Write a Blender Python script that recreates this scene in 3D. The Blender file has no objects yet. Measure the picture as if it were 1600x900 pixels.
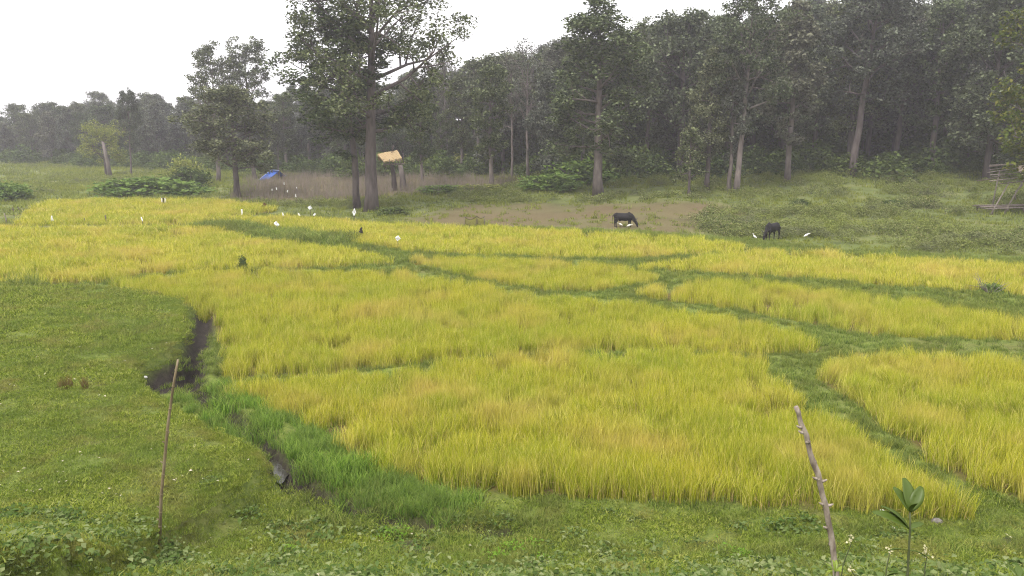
import bpy, math, random
import numpy as np

R = math.radians
random.seed(5)
rng = np.random.default_rng(5)
sc = bpy.context.scene
col = sc.collection

# ------------------------------------------------------------------ camera
F = 1300.0                      # focal length in pixels of a 1600 px wide picture
PITCH = R(10.67)
CAM = np.array([0.0, 0.0, 7.6])
cd = bpy.data.cameras.new('camera')
cam = bpy.data.objects.new('camera', cd)
col.objects.link(cam)
cam.location = CAM
cam.rotation_euler = (R(90) - PITCH, 0, 0)
cd.sensor_width = 36
cd.lens = F / 1600 * 36
cd.clip_start = 0.1
cd.clip_end = 5000
sc.camera = cam

# ------------------------------------------------------------------ overcast sky, soft sun, exposure
SUN_EL, SUN_AZ = R(58), R(215)
w = bpy.data.worlds.new('World')
sc.world = w
w.use_nodes = True
nt = w.node_tree
nt.nodes.clear()
sky = nt.nodes.new('ShaderNodeTexSky')
sky.sky_type = 'NISHITA'
sky.sun_disc = False
sky.sun_elevation = SUN_EL
sky.sun_rotation = SUN_AZ
sky.air_density = 1.5
sky.dust_density = 4
bg1 = nt.nodes.new('ShaderNodeBackground')
bg1.inputs[1].default_value = 0.10
nt.links.new(sky.outputs[0], bg1.inputs[0])
bg2 = nt.nodes.new('ShaderNodeBackground')          # the even white cloud deck
bg2.inputs[0].default_value = (1.0, 0.985, 1.0, 1)
bg2.inputs[1].default_value = 0.8
mx = nt.nodes.new('ShaderNodeMixShader')
mx.inputs[0].default_value = 0.88
out = nt.nodes.new('ShaderNodeOutputWorld')
nt.links.new(bg1.outputs[0], mx.inputs[1])
nt.links.new(bg2.outputs[0], mx.inputs[2])
nt.links.new(mx.outputs[0], out.inputs[0])
sd = bpy.data.lights.new('sun', 'SUN')
sd.energy = 1.5
sd.angle = R(14)
sd.color = (1.0, 0.96, 0.9)
sun = bpy.data.objects.new('sun', sd)
col.objects.link(sun)
sun.rotation_euler = (R(90) - SUN_EL, 0, R(180) - SUN_AZ)
vs = sc.view_settings
vs.view_transform = 'Standard'
vs.look = 'None'
vs.exposure = 1.25
vs.gamma = 1
vs.use_curve_mapping = False
cy = sc.cycles
cy.use_denoising = True
cy.denoiser = 'OPENIMAGEDENOISE'
cy.denoising_input_passes = 'RGB_ALBEDO_NORMAL'
cy.denoising_prefilter = 'NONE'
cy.pixel_filter_type = 'BLACKMAN_HARRIS'
cy.filter_width = 1.15
cy.max_bounces = 6
cy.diffuse_bounces = 3
cy.glossy_bounces = 2
cy.transmission_bounces = 4
cy.transparent_max_bounces = 8
cy.volume_bounces = 1
cy.caustics_reflective = False
cy.caustics_refractive = False
cy.use_adaptive_sampling = True
cy.adaptive_threshold = 0.01

# ------------------------------------------------------------------ small helpers
def tag(o, label=None, cat=None, group=None, kind=None):
    if label: o['label'] = label
    if cat: o['category'] = cat
    if group: o['group'] = group
    if kind: o['kind'] = kind
    return o

def mesh_of(name, v, f, mats=(), smooth=False, attrs=None):
    me = bpy.data.meshes.new(name)
    v = np.asarray(v, dtype=np.float32).reshape(-1, 3)
    f = [list(map(int, q)) for q in f] if not isinstance(f, np.ndarray) else f
    if isinstance(f, np.ndarray) and f.ndim == 2 and len(f):
        n, k = f.shape
        me.vertices.add(len(v)); me.vertices.foreach_set('co', v.ravel())
        me.loops.add(n * k); me.loops.foreach_set('vertex_index', f.astype(np.int32).ravel())
        me.polygons.add(n)
        me.polygons.foreach_set('loop_start', np.arange(0, n * k, k, dtype=np.int32))
        me.update(calc_edges=True)
        me.validate()
    else:
        me.from_pydata(v.tolist(), [], f)
    for m in (mats if isinstance(mats, (list, tuple)) else (mats,)):
        me.materials.append(m)
    if smooth:
        me.polygons.foreach_set('use_smooth', np.ones(len(me.polygons), dtype=bool))
    if attrs:
        for k, a in attrs.items():
            at = me.attributes.new(k, 'FLOAT', 'POINT')
            at.data.foreach_set('value', np.asarray(a, dtype=np.float32))
    return me

def obj(name, me, parent=None, loc=None):
    o = bpy.data.objects.new(name, me)
    col.objects.link(o)
    if parent is not None: o.parent = parent
    if loc is not None: o.location = loc
    return o

def empty(name, loc=(0, 0, 0), rz=0.0):
    o = bpy.data.objects.new(name, None)
    o.empty_display_size = 0.2
    col.objects.link(o)
    o.location = loc
    o.rotation_euler = (0, 0, rz)
    return o

class MB:
    """collects vertices and faces of one mesh"""
    def __init__(s): s.v, s.f = [], []
    def add(s, v, f):
        b = len(s.v)
        s.v += [tuple(p) for p in v]
        s.f += [[i + b for i in q] for q in f]
    def tube(s, pts, rad, n=8, ref=None, cap=True, jit=0.0, rs=None):
        pts = np.asarray(pts, float)
        m = len(pts)
        d = np.gradient(pts, axis=0)
        d /= np.linalg.norm(d, axis=1)[:, None] + 1e-9
        o = pts[-1] - pts[0]
        if ref is None:
            ref = np.array([0, 0, 1.0]) if abs(o[2]) < 0.8 * np.linalg.norm(o) else np.array([1.0, 0, 0])
        V = []
        for i in range(m):
            sdv = np.cross(d[i], ref); sdv /= np.linalg.norm(sdv) + 1e-9
            up = np.cross(sdv, d[i])
            ra = rad[i] if np.ndim(rad[i]) else (rad[i], rad[i])
            for k in range(n):
                a = 2 * math.pi * k / n
                j = 1 + (rs.uniform(-jit, jit) if jit else 0)
                V.append(pts[i] + j * (sdv * math.cos(a) * ra[0] + up * math.sin(a) * ra[1]))
        Fc = []
        for i in range(m - 1):
            for k in range(n):
                k2 = (k + 1) % n
                Fc.append([i * n + k, i * n + k2, (i + 1) * n + k2, (i + 1) * n + k])
        if cap:
            Fc.append(list(range(n))[::-1]); Fc.append([(m - 1) * n + k for k in range(n)])
        s.add(V, Fc)
        return s
    def box(s, c, h, rot=None):
        V = np.array([[x, y, z] for x in (-1, 1) for y in (-1, 1) for z in (-1, 1)], float) * np.array(h)
        if rot is not None: V = V @ np.array(rot).T
        s.add(V + np.array(c), [[0, 1, 3, 2], [4, 6, 7, 5], [0, 4, 5, 1], [2, 3, 7, 6], [0, 2, 6, 4], [1, 5, 7, 3]])
        return s
    def mesh(s, name, mat, smooth=True): return mesh_of(name, s.v, s.f, mat, smooth)
    def build(s, name, mat, parent=None, loc=None, smooth=True): return obj(name, s.mesh(name, mat, smooth), parent, loc)

def ss(a, b, x):
    t = np.clip((x - a) / (b - a), 0, 1)
    return t * t * (3 - 2 * t)

# value noise on the plane (for placing things, not for shading)
_tab = np.random.default_rng(99).random((256, 256))
def vnoise(x, y, s):
    x = np.asarray(x, float) / s + 1000.3; y = np.asarray(y, float) / s + 1000.7
    xi, yi = np.floor(x).astype(int), np.floor(y).astype(int)
    fx, fy = x - xi, y - yi
    fx, fy = fx * fx * (3 - 2 * fx), fy * fy * (3 - 2 * fy)
    g = lambda i, j: _tab[(xi + i) % 256, (yi + j) % 256]
    return (g(0, 0) * (1 - fx) + g(1, 0) * fx) * (1 - fy) + (g(0, 1) * (1 - fx) + g(1, 1) * fx) * fy

# ------------------------------------------------------------------ shape of the land
def zbase(x, y):
    x = np.asarray(x, float); y = np.asarray(y, float)
    z = 0.4 * ss(20, 70, y)
    s = np.interp(x, [-60, -20, 10, 35, 80], [0.006, 0.010, 0.050, 0.090, 0.10])
    t = np.clip(y - 60, 0, 110)
    z = z + s * t * t / (t + 6)
    edge = np.interp(x, [-140, -100, 0, 20, 60], [195, 180, 112, 100, 92])
    t = np.clip(y - edge, 0, 70)
    z = z + 0.10 * t * t / (t + 12) 
    d = np.maximum(0, 14.8 - y)
    bank = np.where(d < 3.5, 0.12 * d + 0.05 * d * d, 1.0325 + 0.47 * (d - 3.5))
    bank = np.where(y < -2, 7.1 + 0.0 * y, bank)
    return z + bank

_cp, _sp = math.cos(PITCH), math.sin(PITCH)
def at(px, py, h=0.0, zf=zbase):
    """the point of the land (raised by h) seen at a pixel of the 1600 x 900 photograph"""
    u, v = (px - 800) / F, (450 - py) / F
    d = np.array([u, _cp + v * _sp, -_sp + v * _cp])
    t0, t1 = 2.0, 600.0
    ts = np.geomspace(4, 600, 900)
    P = CAM + ts[:, None] * d
    g = P[:, 2] - (zf(P[:, 0], P[:, 1]) + h)
    k = np.argmax(g < 0)
    if g[k] >= 0: k = len(ts) - 1
    a, b = ts[max(k - 1, 0)], ts[k]
    for _ in range(25):
        m = 0.5 * (a + b); p = CAM + m * d
        if p[2] - (float(zf(p[0], p[1])) + h) < 0: b = m
        else: a = m
    return CAM + b * d

def poly_at(pts, h=0.0):
    return np.array([at(p[0], p[1], p[2] if len(p) > 2 else h)[:2] for p in pts])

def sdpoly(P, X, Y):
    """signed distance to a closed polygon, negative inside"""
    X = np.asarray(X, float); Y = np.asarray(Y, float)
    d = np.full(X.shape, 1e9); ins = np.zeros(X.shape, bool)
    n = len(P)
    for i in range(n):
        ax, ay = P[i]; bx, by = P[(i + 1) % n]
        ex, ey = bx - ax, by - ay
        wx, wy = X - ax, Y - ay
        t = np.clip((wx * ex + wy * ey) / (ex * ex + ey * ey + 1e-12), 0, 1)
        d = np.minimum(d, (wx - ex * t) ** 2 + (wy - ey * t) ** 2)
        c = ((ay > Y) != (by > Y)) & (X < (bx - ax) * (Y - ay) / ((by - ay) + 1e-12) + ax)
        ins ^= c
    return np.where(ins, -1, 1) * np.sqrt(d)

def sdline(P, X, Y):
    d = np.full(np.shape(X), 1e9)
    for i in range(len(P) - 1):
        ax, ay = P[i]; bx, by = P[i + 1]
        ex, ey = bx - ax, by - ay
        wx, wy = X - ax, Y - ay
        t = np.clip((wx * ex + wy * ey) / (ex * ex + ey * ey + 1e-12), 0, 1)
        d = np.minimum(d, (wx - ex * t) ** 2 + (wy - ey * t) ** 2)
    return np.sqrt(d)

RH = 0.50      # rice height as it stands along the far edge of a plot
def plot(far, near):
    return poly_at([(a, b, RH) for a, b in far] + [(a, b, 0.0) for a, b in near])

PADDIES = [
 ('A', plot([(372, 600), (400, 585), (560, 573), (700, 557), (870, 547), (1000, 542), (1190, 545), (1212, 590), (1320, 656), (1420, 718), (1490, 775)],
            [(1470, 803), (1420, 802), (1250, 792), (1100, 785), (960, 780), (820, 775), (700, 763), (620, 745), (550, 710), (470, 665), (395, 630)]),
  'ripe yellow rice in the large central paddy nearest the camera'),
 ('B', plot([(165, 434), (330, 416), (500, 416), (650, 421), (720, 436), (850, 456), (1000, 469), (1150, 491), (1240, 511), (1284, 528)],
            [(1275, 552), (1190, 560), (1000, 552), (870, 557), (700, 567), (560, 583), (400, 596), (352, 596), (345, 540), (320, 490), (250, 470), (190, 460)]),
  'ripe yellow rice in the broad middle paddy beside the cropped green mound'),
 ('C', plot([(-60, 350), (30, 350), (170, 351), (325, 352), (400, 368), (545, 385), (617, 404)],
            [(600, 418), (500, 424), (330, 426), (230, 434), (150, 446), (60, 450), (-80, 452)]),
  'ripe tan rice in the paddy above the mound at the far left'),
 ('D', plot([(72, 311), (200, 309), (340, 310), (412, 317)],
            [(425, 332), (340, 345), (325, 356), (170, 357), (40, 357), (30, 350), (45, 335)]),
  'ripe rice in the farthest paddy at the left, near the meadow'),
 ('E', plot([(335, 336), (440, 336), (600, 347), (720, 350), (860, 357), (1000, 364), (1140, 374), (1158, 382)],
            [(1140, 400), (1000, 408), (900, 408), (780, 404), (700, 400), (640, 397), (565, 384), (450, 360), (345, 350)]),
  'ripe yellow rice in the long paddy below the two grazing cattle'),
 ('F', plot([(645, 401), (780, 398), (900, 406), (1000, 416), (1030, 425)],
            [(1000, 446), (930, 457), (860, 459), (760, 442), (695, 426)]),
  'ripe yellow rice in the small lens-shaped paddy between two bunds'),
 ('G', plot([(1008, 413), (1100, 396), (1200, 388), (1400, 398), (1600, 410), (1720, 418)],
            [(1720, 482), (1600, 466), (1400, 452), (1250, 438), (1100, 431), (1015, 425)]),
  'ripe yellow rice in the upper right paddy below the scrubby meadow'),
 ('H', plot([(998, 448), (1100, 433), (1200, 440), (1400, 460), (1600, 492), (1720, 512)],
            [(1720, 555), (1600, 538), (1450, 534), (1350, 528), (1250, 506), (1120, 484), (1002, 468)]),
  'ripe tan rice in the second paddy from the meadow at the right'),
 ('I', plot([(1268, 572), (1322, 549), (1450, 545), (1600, 551), (1760, 560)],
            [(1820, 860), (1600, 785), (1515, 762), (1444, 710), (1358, 650), (1296, 608)]),
  'ripe yellow rice in the near paddy at the right edge'),
]
MOUND = poly_at([(-200, 447), (0, 446), (100, 449), (200, 459), (288, 478), (296, 520), (284, 556), (222, 596), (240, 615), (330, 668), (412, 706), (428, 730), (395, 760), (330, 800), (250, 840), (100, 880), (-300, 900)], 0.45)
DITCH = poly_at([(318, 476), (316, 520), (306, 560), (290, 588), (312, 628), (360, 662), (410, 700), (440, 738), (490, 772), (560, 802), (640, 818), (740, 834), (820, 836)], 0.0)
GULLY = poly_at([(216, 598), (240, 584), (275, 569), (298, 548), (318, 556), (326, 584), (310, 600), (288, 606), (262, 614), (236, 612)], 0.12)
LUSH = poly_at([(285, 628), (345, 605), (420, 642), (520, 690), (640, 752), (720, 774), (735, 790), (700, 806), (630, 808), (520, 775), (450, 735), (380, 690)], 0.1)
BROWN = poly_at([(640, 345), (700, 328), (800, 318), (960, 318), (1100, 322), (1190, 332), (1150, 348), (1050, 362), (960, 362), (800, 356), (700, 349)])
DRY = poly_at([(385, 312), (400, 285), (470, 274), (600, 276), (720, 280), (800, 284), (740, 300), (640, 302), (520, 310)])
SCRUB = poly_at([(1060, 345), (1150, 325), (1300, 318), (1450, 312), (1700, 300), (1750, 400), (1600, 402), (1400, 392), (1250, 384), (1150, 372)])
BUNDHEDGE = [at(330, 358)[:2], at(390, 366)[:2], at(470, 376)[:2], at(540, 384)[:2]]

def paddy_sd(x, y):
    m = np.full(np.shape(x), 1e9)
    for _, P, _l in PADDIES: m = np.minimum(m, sdpoly(P, x, y))
    return m

def land(x, y, full=False):
    x = np.asarray(x, float); y = np.asarray(y, float)
    z = zbase(x, y)
    p = paddy_sd(x, y)
    md = sdpoly(MOUND, x, y)
    dt = sdline(DITCH, x, y)
    gl = sdpoly(GULLY, x, y)
    md = np.maximum(md, -gl)
    # bunds between the plots
    z = z + 0.18 * ss(0.1, 0.4, p) * (1 - ss(1.2, 2.6, p)) * ss(16, 19, y)
    # the mound and its eroded edge
    z = z + (0.10 + 0.45 * ss(0.0, 0.30, -md) + 0.25 * ss(0.3, 5, -md)) * (md < 0.0) + 0.10 * (md >= 0) * (1 - ss(0, 0.3, md))
    # the ditch and the gully
    z = z - 0.40 * (1 - ss(0.14, 0.48, dt)) - 0.42 * ss(0.0, 0.35, -gl)
    # uneven turf
    near = 1 - ss(60, 120, y)
    out = ss(-0.2, 0.4, p)
    z = z + out * near * (0.10 * (vnoise(x, y, 2.3) - 0.5) + 0.05 * (vnoise(x, y, 0.8) - 0.5) + 0.03 * (vnoise(x, y, 0.33) - 0.5))
    z = z + ss(45, 80, y) * (0.5 * (vnoise(x, y, 9) - 0.5) + 0.25 * (vnoise(x, y, 3.1) - 0.5)) * out
    if full: return z, p, md, dt, gl
    return z

def on(px, py, h=0.0):
    """a point standing on the finished land near a pixel"""
    p = at(px, py, h)
    return np.array([p[0], p[1], float(land(np.array([p[0]]), np.array([p[1]]))[0])])

# ------------------------------------------------------------------ materials
def mat(name):
    m = bpy.data.materials.new(name); m.use_nodes = True
    n = m.node_tree.nodes; n.clear()
    return m, n, m.node_tree.links

def ramp(n, stops, interp='LINEAR'):
    r = n.new('ShaderNodeValToRGB'); e = r.color_ramp.elements
    r.color_ramp.interpolation = interp
    while len(e) < len(stops): e.new(0.5)
    for k, (p, c) in enumerate(stops):
        e[k].position = p; e[k].color = (*c, 1)
    return r

def noise(n, l, scale, detail=4, coord=None, rough=0.6):
    t = n.new('ShaderNodeTexNoise'); t.inputs['Scale'].default_value = scale
    t.inputs['Detail'].default_value = detail; t.inputs['Roughness'].default_value = rough
    if coord is not None: l.new(coord, t.inputs['Vector'])
    return t

def mixc(n, l, fac, a, b, mode='MIX'):
    m = n.new('ShaderNodeMix'); m.data_type = 'RGBA'; m.blend_type = mode
    for s, val in ((0, fac), (6, a), (7, b)):
        if hasattr(val, 'is_output'): l.new(val, m.inputs[s])
        elif s == 0: m.inputs[0].default_value = val
        else: m.inputs[s].default_value = (*val, 1)
    return m.outputs[2]

def leaf_mat(name, cols, transl=0.35, tipcols=None, patch=None, objvar=0.0, gloss=0.0):
    """foliage: colour varies leaf by leaf, plant by plant and from place to place"""
    m, n, l = mat(name)
    geo = n.new('ShaderNodeNewGeometry')
    r = ramp(n, [(k / (len(cols) - 1), c) for k, c in enumerate(cols)])
    l.new(geo.outputs['Random Per Island'], r.inputs[0])
    c = r.outputs[0]
    if patch:
        t = noise(n, l, patch[0], 3, geo.outputs['Position'])
        rr = ramp(n, [(0.38, (0, 0, 0)), (0.66, (1, 1, 1))]); l.new(t.outputs[0], rr.inputs[0])
        c = mixc(n, l, rr.outputs[0], c, mixc(n, l, 0.75, c, patch[1]))
        if len(patch) > 2:
            t2 = noise(n, l, patch[2], 3, geo.outputs['Position'])
            r2 = ramp(n, [(0.50, (0, 0, 0)), (0.70, (1, 1, 1))]); l.new(t2.outputs[0], r2.inputs[0])
            c = mixc(n, l, r2.outputs[0], c, mixc(n, l, 0.65, c, patch[3]))
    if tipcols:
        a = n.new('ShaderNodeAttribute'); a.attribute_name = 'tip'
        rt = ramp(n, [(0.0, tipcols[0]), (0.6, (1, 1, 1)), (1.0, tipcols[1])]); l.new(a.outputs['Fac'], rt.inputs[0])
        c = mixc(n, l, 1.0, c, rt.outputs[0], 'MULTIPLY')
    if objvar:
        oi = n.new('ShaderNodeObjectInfo')
        rv = ramp(n, [(0, (1 - objvar, 1 - objvar * 0.8, 1 - objvar)), (0.5, (1, 1, 1)), (1, (1 + objvar, 1 + objvar * 0.6, 1 + objvar * 0.2))])
        l.new(oi.outputs['Random'], rv.inputs[0])
        c = mixc(n, l, 1.0, c, rv.outputs[0], 'MULTIPLY')
    d = n.new('ShaderNodeBsdfDiffuse'); t = n.new('ShaderNodeBsdfTranslucent')
    l.new(c, d.inputs[0]); l.new(c, t.inputs[0])
    mxs = n.new('ShaderNodeMixShader'); mxs.inputs[0].default_value = transl
    l.new(d.outputs[0], mxs.inputs[1]); l.new(t.outputs[0], mxs.inputs[2])
    res = mxs.outputs[0]
    if gloss:
        g = n.new('ShaderNodeBsdfGlossy'); g.inputs['Roughness'].default_value = 0.45
        m2 = n.new('ShaderNodeMixShader'); m2.inputs[0].default_value = gloss
        l.new(res, m2.inputs[1]); l.new(g.outputs[0], m2.inputs[2]); res = m2.outputs[0]
    o = n.new('ShaderNodeOutputMaterial'); l.new(res, o.inputs[0])
    return m

def solid(name, stops, scale=6, rough=0.85, bump=0.0, stretch=(1, 1, 1), detail=5, dist=0.02):
    """wood, bark, cloth, stone: noise over object coordinates"""
    m, n, l = mat(name)
    tc = n.new('ShaderNodeTexCoord'); mp = n.new('ShaderNodeMapping')
    mp.inputs['Scale'].default_value = stretch
    l.new(tc.outputs['Object'], mp.inputs[0])
    t = noise(n, l, scale, detail, mp.outputs[0])
    r = ramp(n, [(0.3 + 0.4 * k / max(1, len(stops) - 1), c) for k, c in enumerate(stops)])
    l.new(t.outputs[0], r.inputs[0])
    p = n.new('ShaderNodeBsdfPrincipled'); p.inputs['Roughness'].default_value = rough
    p.inputs['Specular IOR Level'].default_value = 0.25
    l.new(r.outputs[0], p.inputs['Base Color'])
    if bump:
        b = n.new('ShaderNodeBump'); b.inputs['Strength'].default_value = bump; b.inputs['Distance'].default_value = dist
        l.new(t.outputs[0], b.inputs['Height']); l.new(b.outputs[0], p.inputs['Normal'])
    o = n.new('ShaderNodeOutputMaterial'); l.new(p.outputs[0], o.inputs[0])
    return m

M = {}
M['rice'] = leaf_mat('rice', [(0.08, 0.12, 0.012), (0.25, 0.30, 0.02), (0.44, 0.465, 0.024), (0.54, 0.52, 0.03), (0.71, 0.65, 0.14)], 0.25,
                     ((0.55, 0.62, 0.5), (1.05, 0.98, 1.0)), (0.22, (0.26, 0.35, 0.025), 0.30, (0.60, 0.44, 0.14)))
M['rice_head'] = leaf_mat('rice_head', [(0.52, 0.49, 0.05), (0.62, 0.58, 0.12), (0.62, 0.51, 0.18)], 0.2)
M['rice_straw'] = leaf_mat('rice_straw', [(0.50, 0.38, 0.16), (0.36, 0.26, 0.12)], 0.2)
M['turf'] = leaf_mat('turf', [(0.07, 0.105, 0.016), (0.20, 0.26, 0.03), (0.31, 0.37, 0.05), (0.43, 0.43, 0.13)], 0.4, None, (0.5, (0.15, 0.215, 0.04), 0.9, (0.28, 0.25, 0.08)))
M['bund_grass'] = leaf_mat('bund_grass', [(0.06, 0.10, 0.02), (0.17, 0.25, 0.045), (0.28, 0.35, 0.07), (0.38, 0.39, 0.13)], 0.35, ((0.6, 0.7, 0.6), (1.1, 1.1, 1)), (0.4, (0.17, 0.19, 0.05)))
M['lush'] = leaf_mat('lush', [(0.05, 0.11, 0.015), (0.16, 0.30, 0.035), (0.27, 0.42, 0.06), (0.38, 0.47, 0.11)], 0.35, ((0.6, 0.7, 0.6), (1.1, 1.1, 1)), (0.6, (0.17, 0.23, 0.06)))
M['weed'] = leaf_mat('weed', [(0.05, 0.08, 0.022), (0.12, 0.17, 0.045), (0.20, 0.25, 0.09), (0.31, 0.34, 0.16)], 0.35, None, (0.7, (0.07, 0.13, 0.025)))
M['fern'] = leaf_mat('fern', [(0.13, 0.26, 0.03), (0.20, 0.34, 0.04)], 0.35)
M['scrub'] = leaf_mat('scrub', [(0.045, 0.06, 0.022), (0.14, 0.175, 0.055), (0.26, 0.30, 0.10), (0.34, 0.29, 0.17)], 0.35, None, (0.12, (0.25, 0.29, 0.06), 0.25, (0.15, 0.15, 0.11)))
M['meadow_grass'] = leaf_mat('meadow_grass', [(0.07, 0.10, 0.025), (0.18, 0.225, 0.045), (0.28, 0.30, 0.075)], 0.35, None, (0.1, (0.25, 0.27, 0.05)))
M['dry_stem'] = leaf_mat('dry_stem', [(0.13, 0.11, 0.10), (0.21, 0.18, 0.165), (0.27, 0.225, 0.20), (0.24, 0.19, 0.16), (0.17, 0.19, 0.08)], 0.2)
M['litter'] = leaf_mat('litter', [(0.42, 0.36, 0.22), (0.55, 0.50, 0.38), (0.30, 0.2, 0.1)], 0.1)
M['brown_tuft'] = leaf_mat('brown_tuft', [(0.12, 0.11, 0.025), (0.20, 0.14, 0.05), (0.24, 0.16, 0.07)], 0.25)
M['tree_green'] = leaf_mat('tree_green', [(0.030, 0.042, 0.018), (0.080, 0.105, 0.045), (0.135, 0.165, 0.08), (0.19, 0.22, 0.12)], 0.2, None, None, 0.22)
M['tree_olive'] = leaf_mat('tree_olive', [(0.036, 0.045, 0.026), (0.090, 0.110, 0.060), (0.145, 0.168, 0.095), (0.20, 0.225, 0.14)], 0.2, None, None, 0.22)
M['tree_mauve'] = leaf_mat('tree_mauve', [(0.042, 0.045, 0.036), (0.100, 0.110, 0.080), (0.150, 0.163, 0.12), (0.20, 0.215, 0.165)], 0.2, None, None, 0.2)
M['tree_bright'] = leaf_mat('tree_bright', [(0.07, 0.10, 0.02), (0.12, 0.15, 0.03), (0.20, 0.19, 0.05)], 0.3, None, None, 0.15)
M['tree_yellow'] = leaf_mat('tree_yellow', [(0.15, 0.18, 0.05), (0.25, 0.28, 0.07), (0.34, 0.35, 0.11)], 0.3)
M['undergrowth'] = leaf_mat('undergrowth', [(0.04, 0.06, 0.02), (0.085, 0.125, 0.04), (0.15, 0.19, 0.065)], 0.25, None, (0.08, (0.10, 0.14, 0.04)), 0.15)
M['bush'] = leaf_mat('bush', [(0.07, 0.12, 0.03), (0.14, 0.22, 0.05), (0.22, 0.30, 0.08)], 0.3)
M['bark'] = solid('bark', [(0.06, 0.048, 0.045), (0.105, 0.085, 0.082), (0.15, 0.125, 0.118)], 3.0, 0.95, 0.8, (1, 1, 0.25), dist=0.06)
M['bark_pale'] = solid('bark_pale', [(0.09, 0.075, 0.07), (0.15, 0.125, 0.115), (0.21, 0.18, 0.165)], 3.0, 0.95, 0.6, (1, 1, 0.3), dist=0.05)
M['pole'] = solid('pole', [(0.07, 0.055, 0.045), (0.12, 0.095, 0.08), (0.19, 0.155, 0.13)], 8, 0.8, 0.4, (1, 1, 0.3))
M['pole_pale'] = solid('pole_pale', [(0.12, 0.10, 0.085), (0.20, 0.17, 0.145), (0.30, 0.26, 0.23)], 8, 0.8, 0.3)
M['bamboo'] = solid('bamboo', [(0.12, 0.09, 0.05), (0.20, 0.155, 0.09), (0.29, 0.24, 0.16)], 7, 0.7, 0.3, (1, 1, 0.25))
M['stake'] = solid('stake', [(0.07, 0.05, 0.04), (0.24, 0.195, 0.16), (0.42, 0.36, 0.31)], 16, 0.85, 0.8, (1, 1, 0.35), 8, 0.01)
M['thatch'] = solid('thatch', [(0.22, 0.15, 0.075), (0.34, 0.245, 0.125), (0.46, 0.36, 0.22)], 6, 0.9, 0.8, (1, 3, 1))
M['thatch_dark'] = solid('thatch_dark', [(0.05, 0.04, 0.03), (0.12, 0.09, 0.06)], 6, 0.9, 0.5)
M['tarp'] = solid('tarp', [(0.02, 0.08, 0.38), (0.035, 0.13, 0.52), (0.07, 0.2, 0.6)], 2.5, 0.45, 0.5, dist=0.08)
M['tarp_edge'] = solid('tarp_edge', [(0.3, 0.38, 0.6), (0.45, 0.52, 0.7)], 4, 0.5)
M['cloth_white'] = solid('cloth_white', [(0.72, 0.72, 0.72), (0.82, 0.82, 0.8)], 12, 0.8, 0.3)
M['cloth_dark'] = solid('cloth_dark', [(0.015, 0.013, 0.013), (0.04, 0.03, 0.03)], 9, 0.9, 0.4)
M['cloth_brown'] = solid('cloth_brown', [(0.06, 0.025, 0.015), (0.14, 0.07, 0.04)], 9, 0.9, 0.4)
M['cloth_blue'] = solid('cloth_blue', [(0.04, 0.10, 0.22), (0.12, 0.25, 0.42), (0.3, 0.4, 0.5)], 8, 0.8, 0.4)
M['sack'] = solid('sack', [(0.30, 0.24, 0.18), (0.42, 0.35, 0.28)], 14, 0.9, 0.4)
M['hide'] = solid('hide', [(0.006, 0.005, 0.006), (0.012, 0.010, 0.011), (0.022, 0.019, 0.018)], 4, 0.75, 0.15)
M['horn'] = solid('horn', [(0.05, 0.045, 0.04), (0.10, 0.09, 0.08)], 10, 0.5)
M['feather'] = solid('feather', [(0.74, 0.73, 0.70), (0.82, 0.81, 0.79)], 20, 0.8, 0.2)
M['beak'] = solid('beak', [(0.5, 0.32, 0.05), (0.6, 0.4, 0.08)], 20, 0.5)
M['bird_leg'] = solid('bird_leg', [(0.05, 0.05, 0.03), (0.09, 0.08, 0.05)], 20, 0.6)
M['stone'] = solid('stone', [(0.10, 0.09, 0.075), (0.17, 0.155, 0.135), (0.25, 0.23, 0.205)], 14, 0.9, 0.5)
M['stone_white'] = solid('stone_white', [(0.62, 0.6, 0.56), (0.75, 0.73, 0.7)], 14, 0.9, 0.4)
M['bigleaf'] = leaf_mat('bigleaf', [(0.06, 0.10, 0.014), (0.09, 0.14, 0.02), (0.12, 0.17, 0.028)], 0.35, gloss=0.03)
M['youngleaf'] = leaf_mat('youngleaf', [(0.22, 0.32, 0.03), (0.30, 0.38, 0.05)], 0.4, gloss=0.04)
M['stem_green'] = solid('stem_green', [(0.06, 0.075, 0.03), (0.10, 0.11, 0.05)], 12, 0.8)
M['flower'] = leaf_mat('flower', [(0.62, 0.56, 0.34), (0.70, 0.66, 0.46), (0.55, 0.50, 0.25)], 0.3)

def net_mat():
    m, n, l = mat('net')
    d = n.new('ShaderNodeBsdfDiffuse'); d.inputs[0].default_value = (0.20, 0.19, 0.05, 1)
    t = n.new('ShaderNodeBsdfTransparent')
    mxs = n.new('ShaderNodeMixShader'); mxs.inputs[0].default_value = 0.35
    l.new(d.outputs[0], mxs.inputs[1]); l.new(t.outputs[0], mxs.inputs[2])
    o = n.new('ShaderNodeOutputMaterial'); l.new(mxs.outputs[0], o.inputs[0])
    return m
M['net'] = net_mat()

def water_mat():
    m, n, l = mat('water')
    p = n.new('ShaderNodeBsdfPrincipled')
    p.inputs['Base Color'].default_value = (0.04, 0.034, 0.03, 1)
    p.inputs['Roughness'].default_value = 0.12
    geo = n.new('ShaderNodeNewGeometry')
    t = noise(n, l, 7, 3, geo.outputs['Position'])
    b = n.new('ShaderNodeBump'); b.inputs['Strength'].default_value = 0.25; b.inputs['Distance'].default_value = 0.02
    l.new(t.outputs[0], b.inputs['Height']); l.new(b.outputs[0], p.inputs['Normal'])
    o = n.new('ShaderNodeOutputMaterial'); l.new(p.outputs[0], o.inputs[0])
    return m
M['water'] = water_mat()

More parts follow.
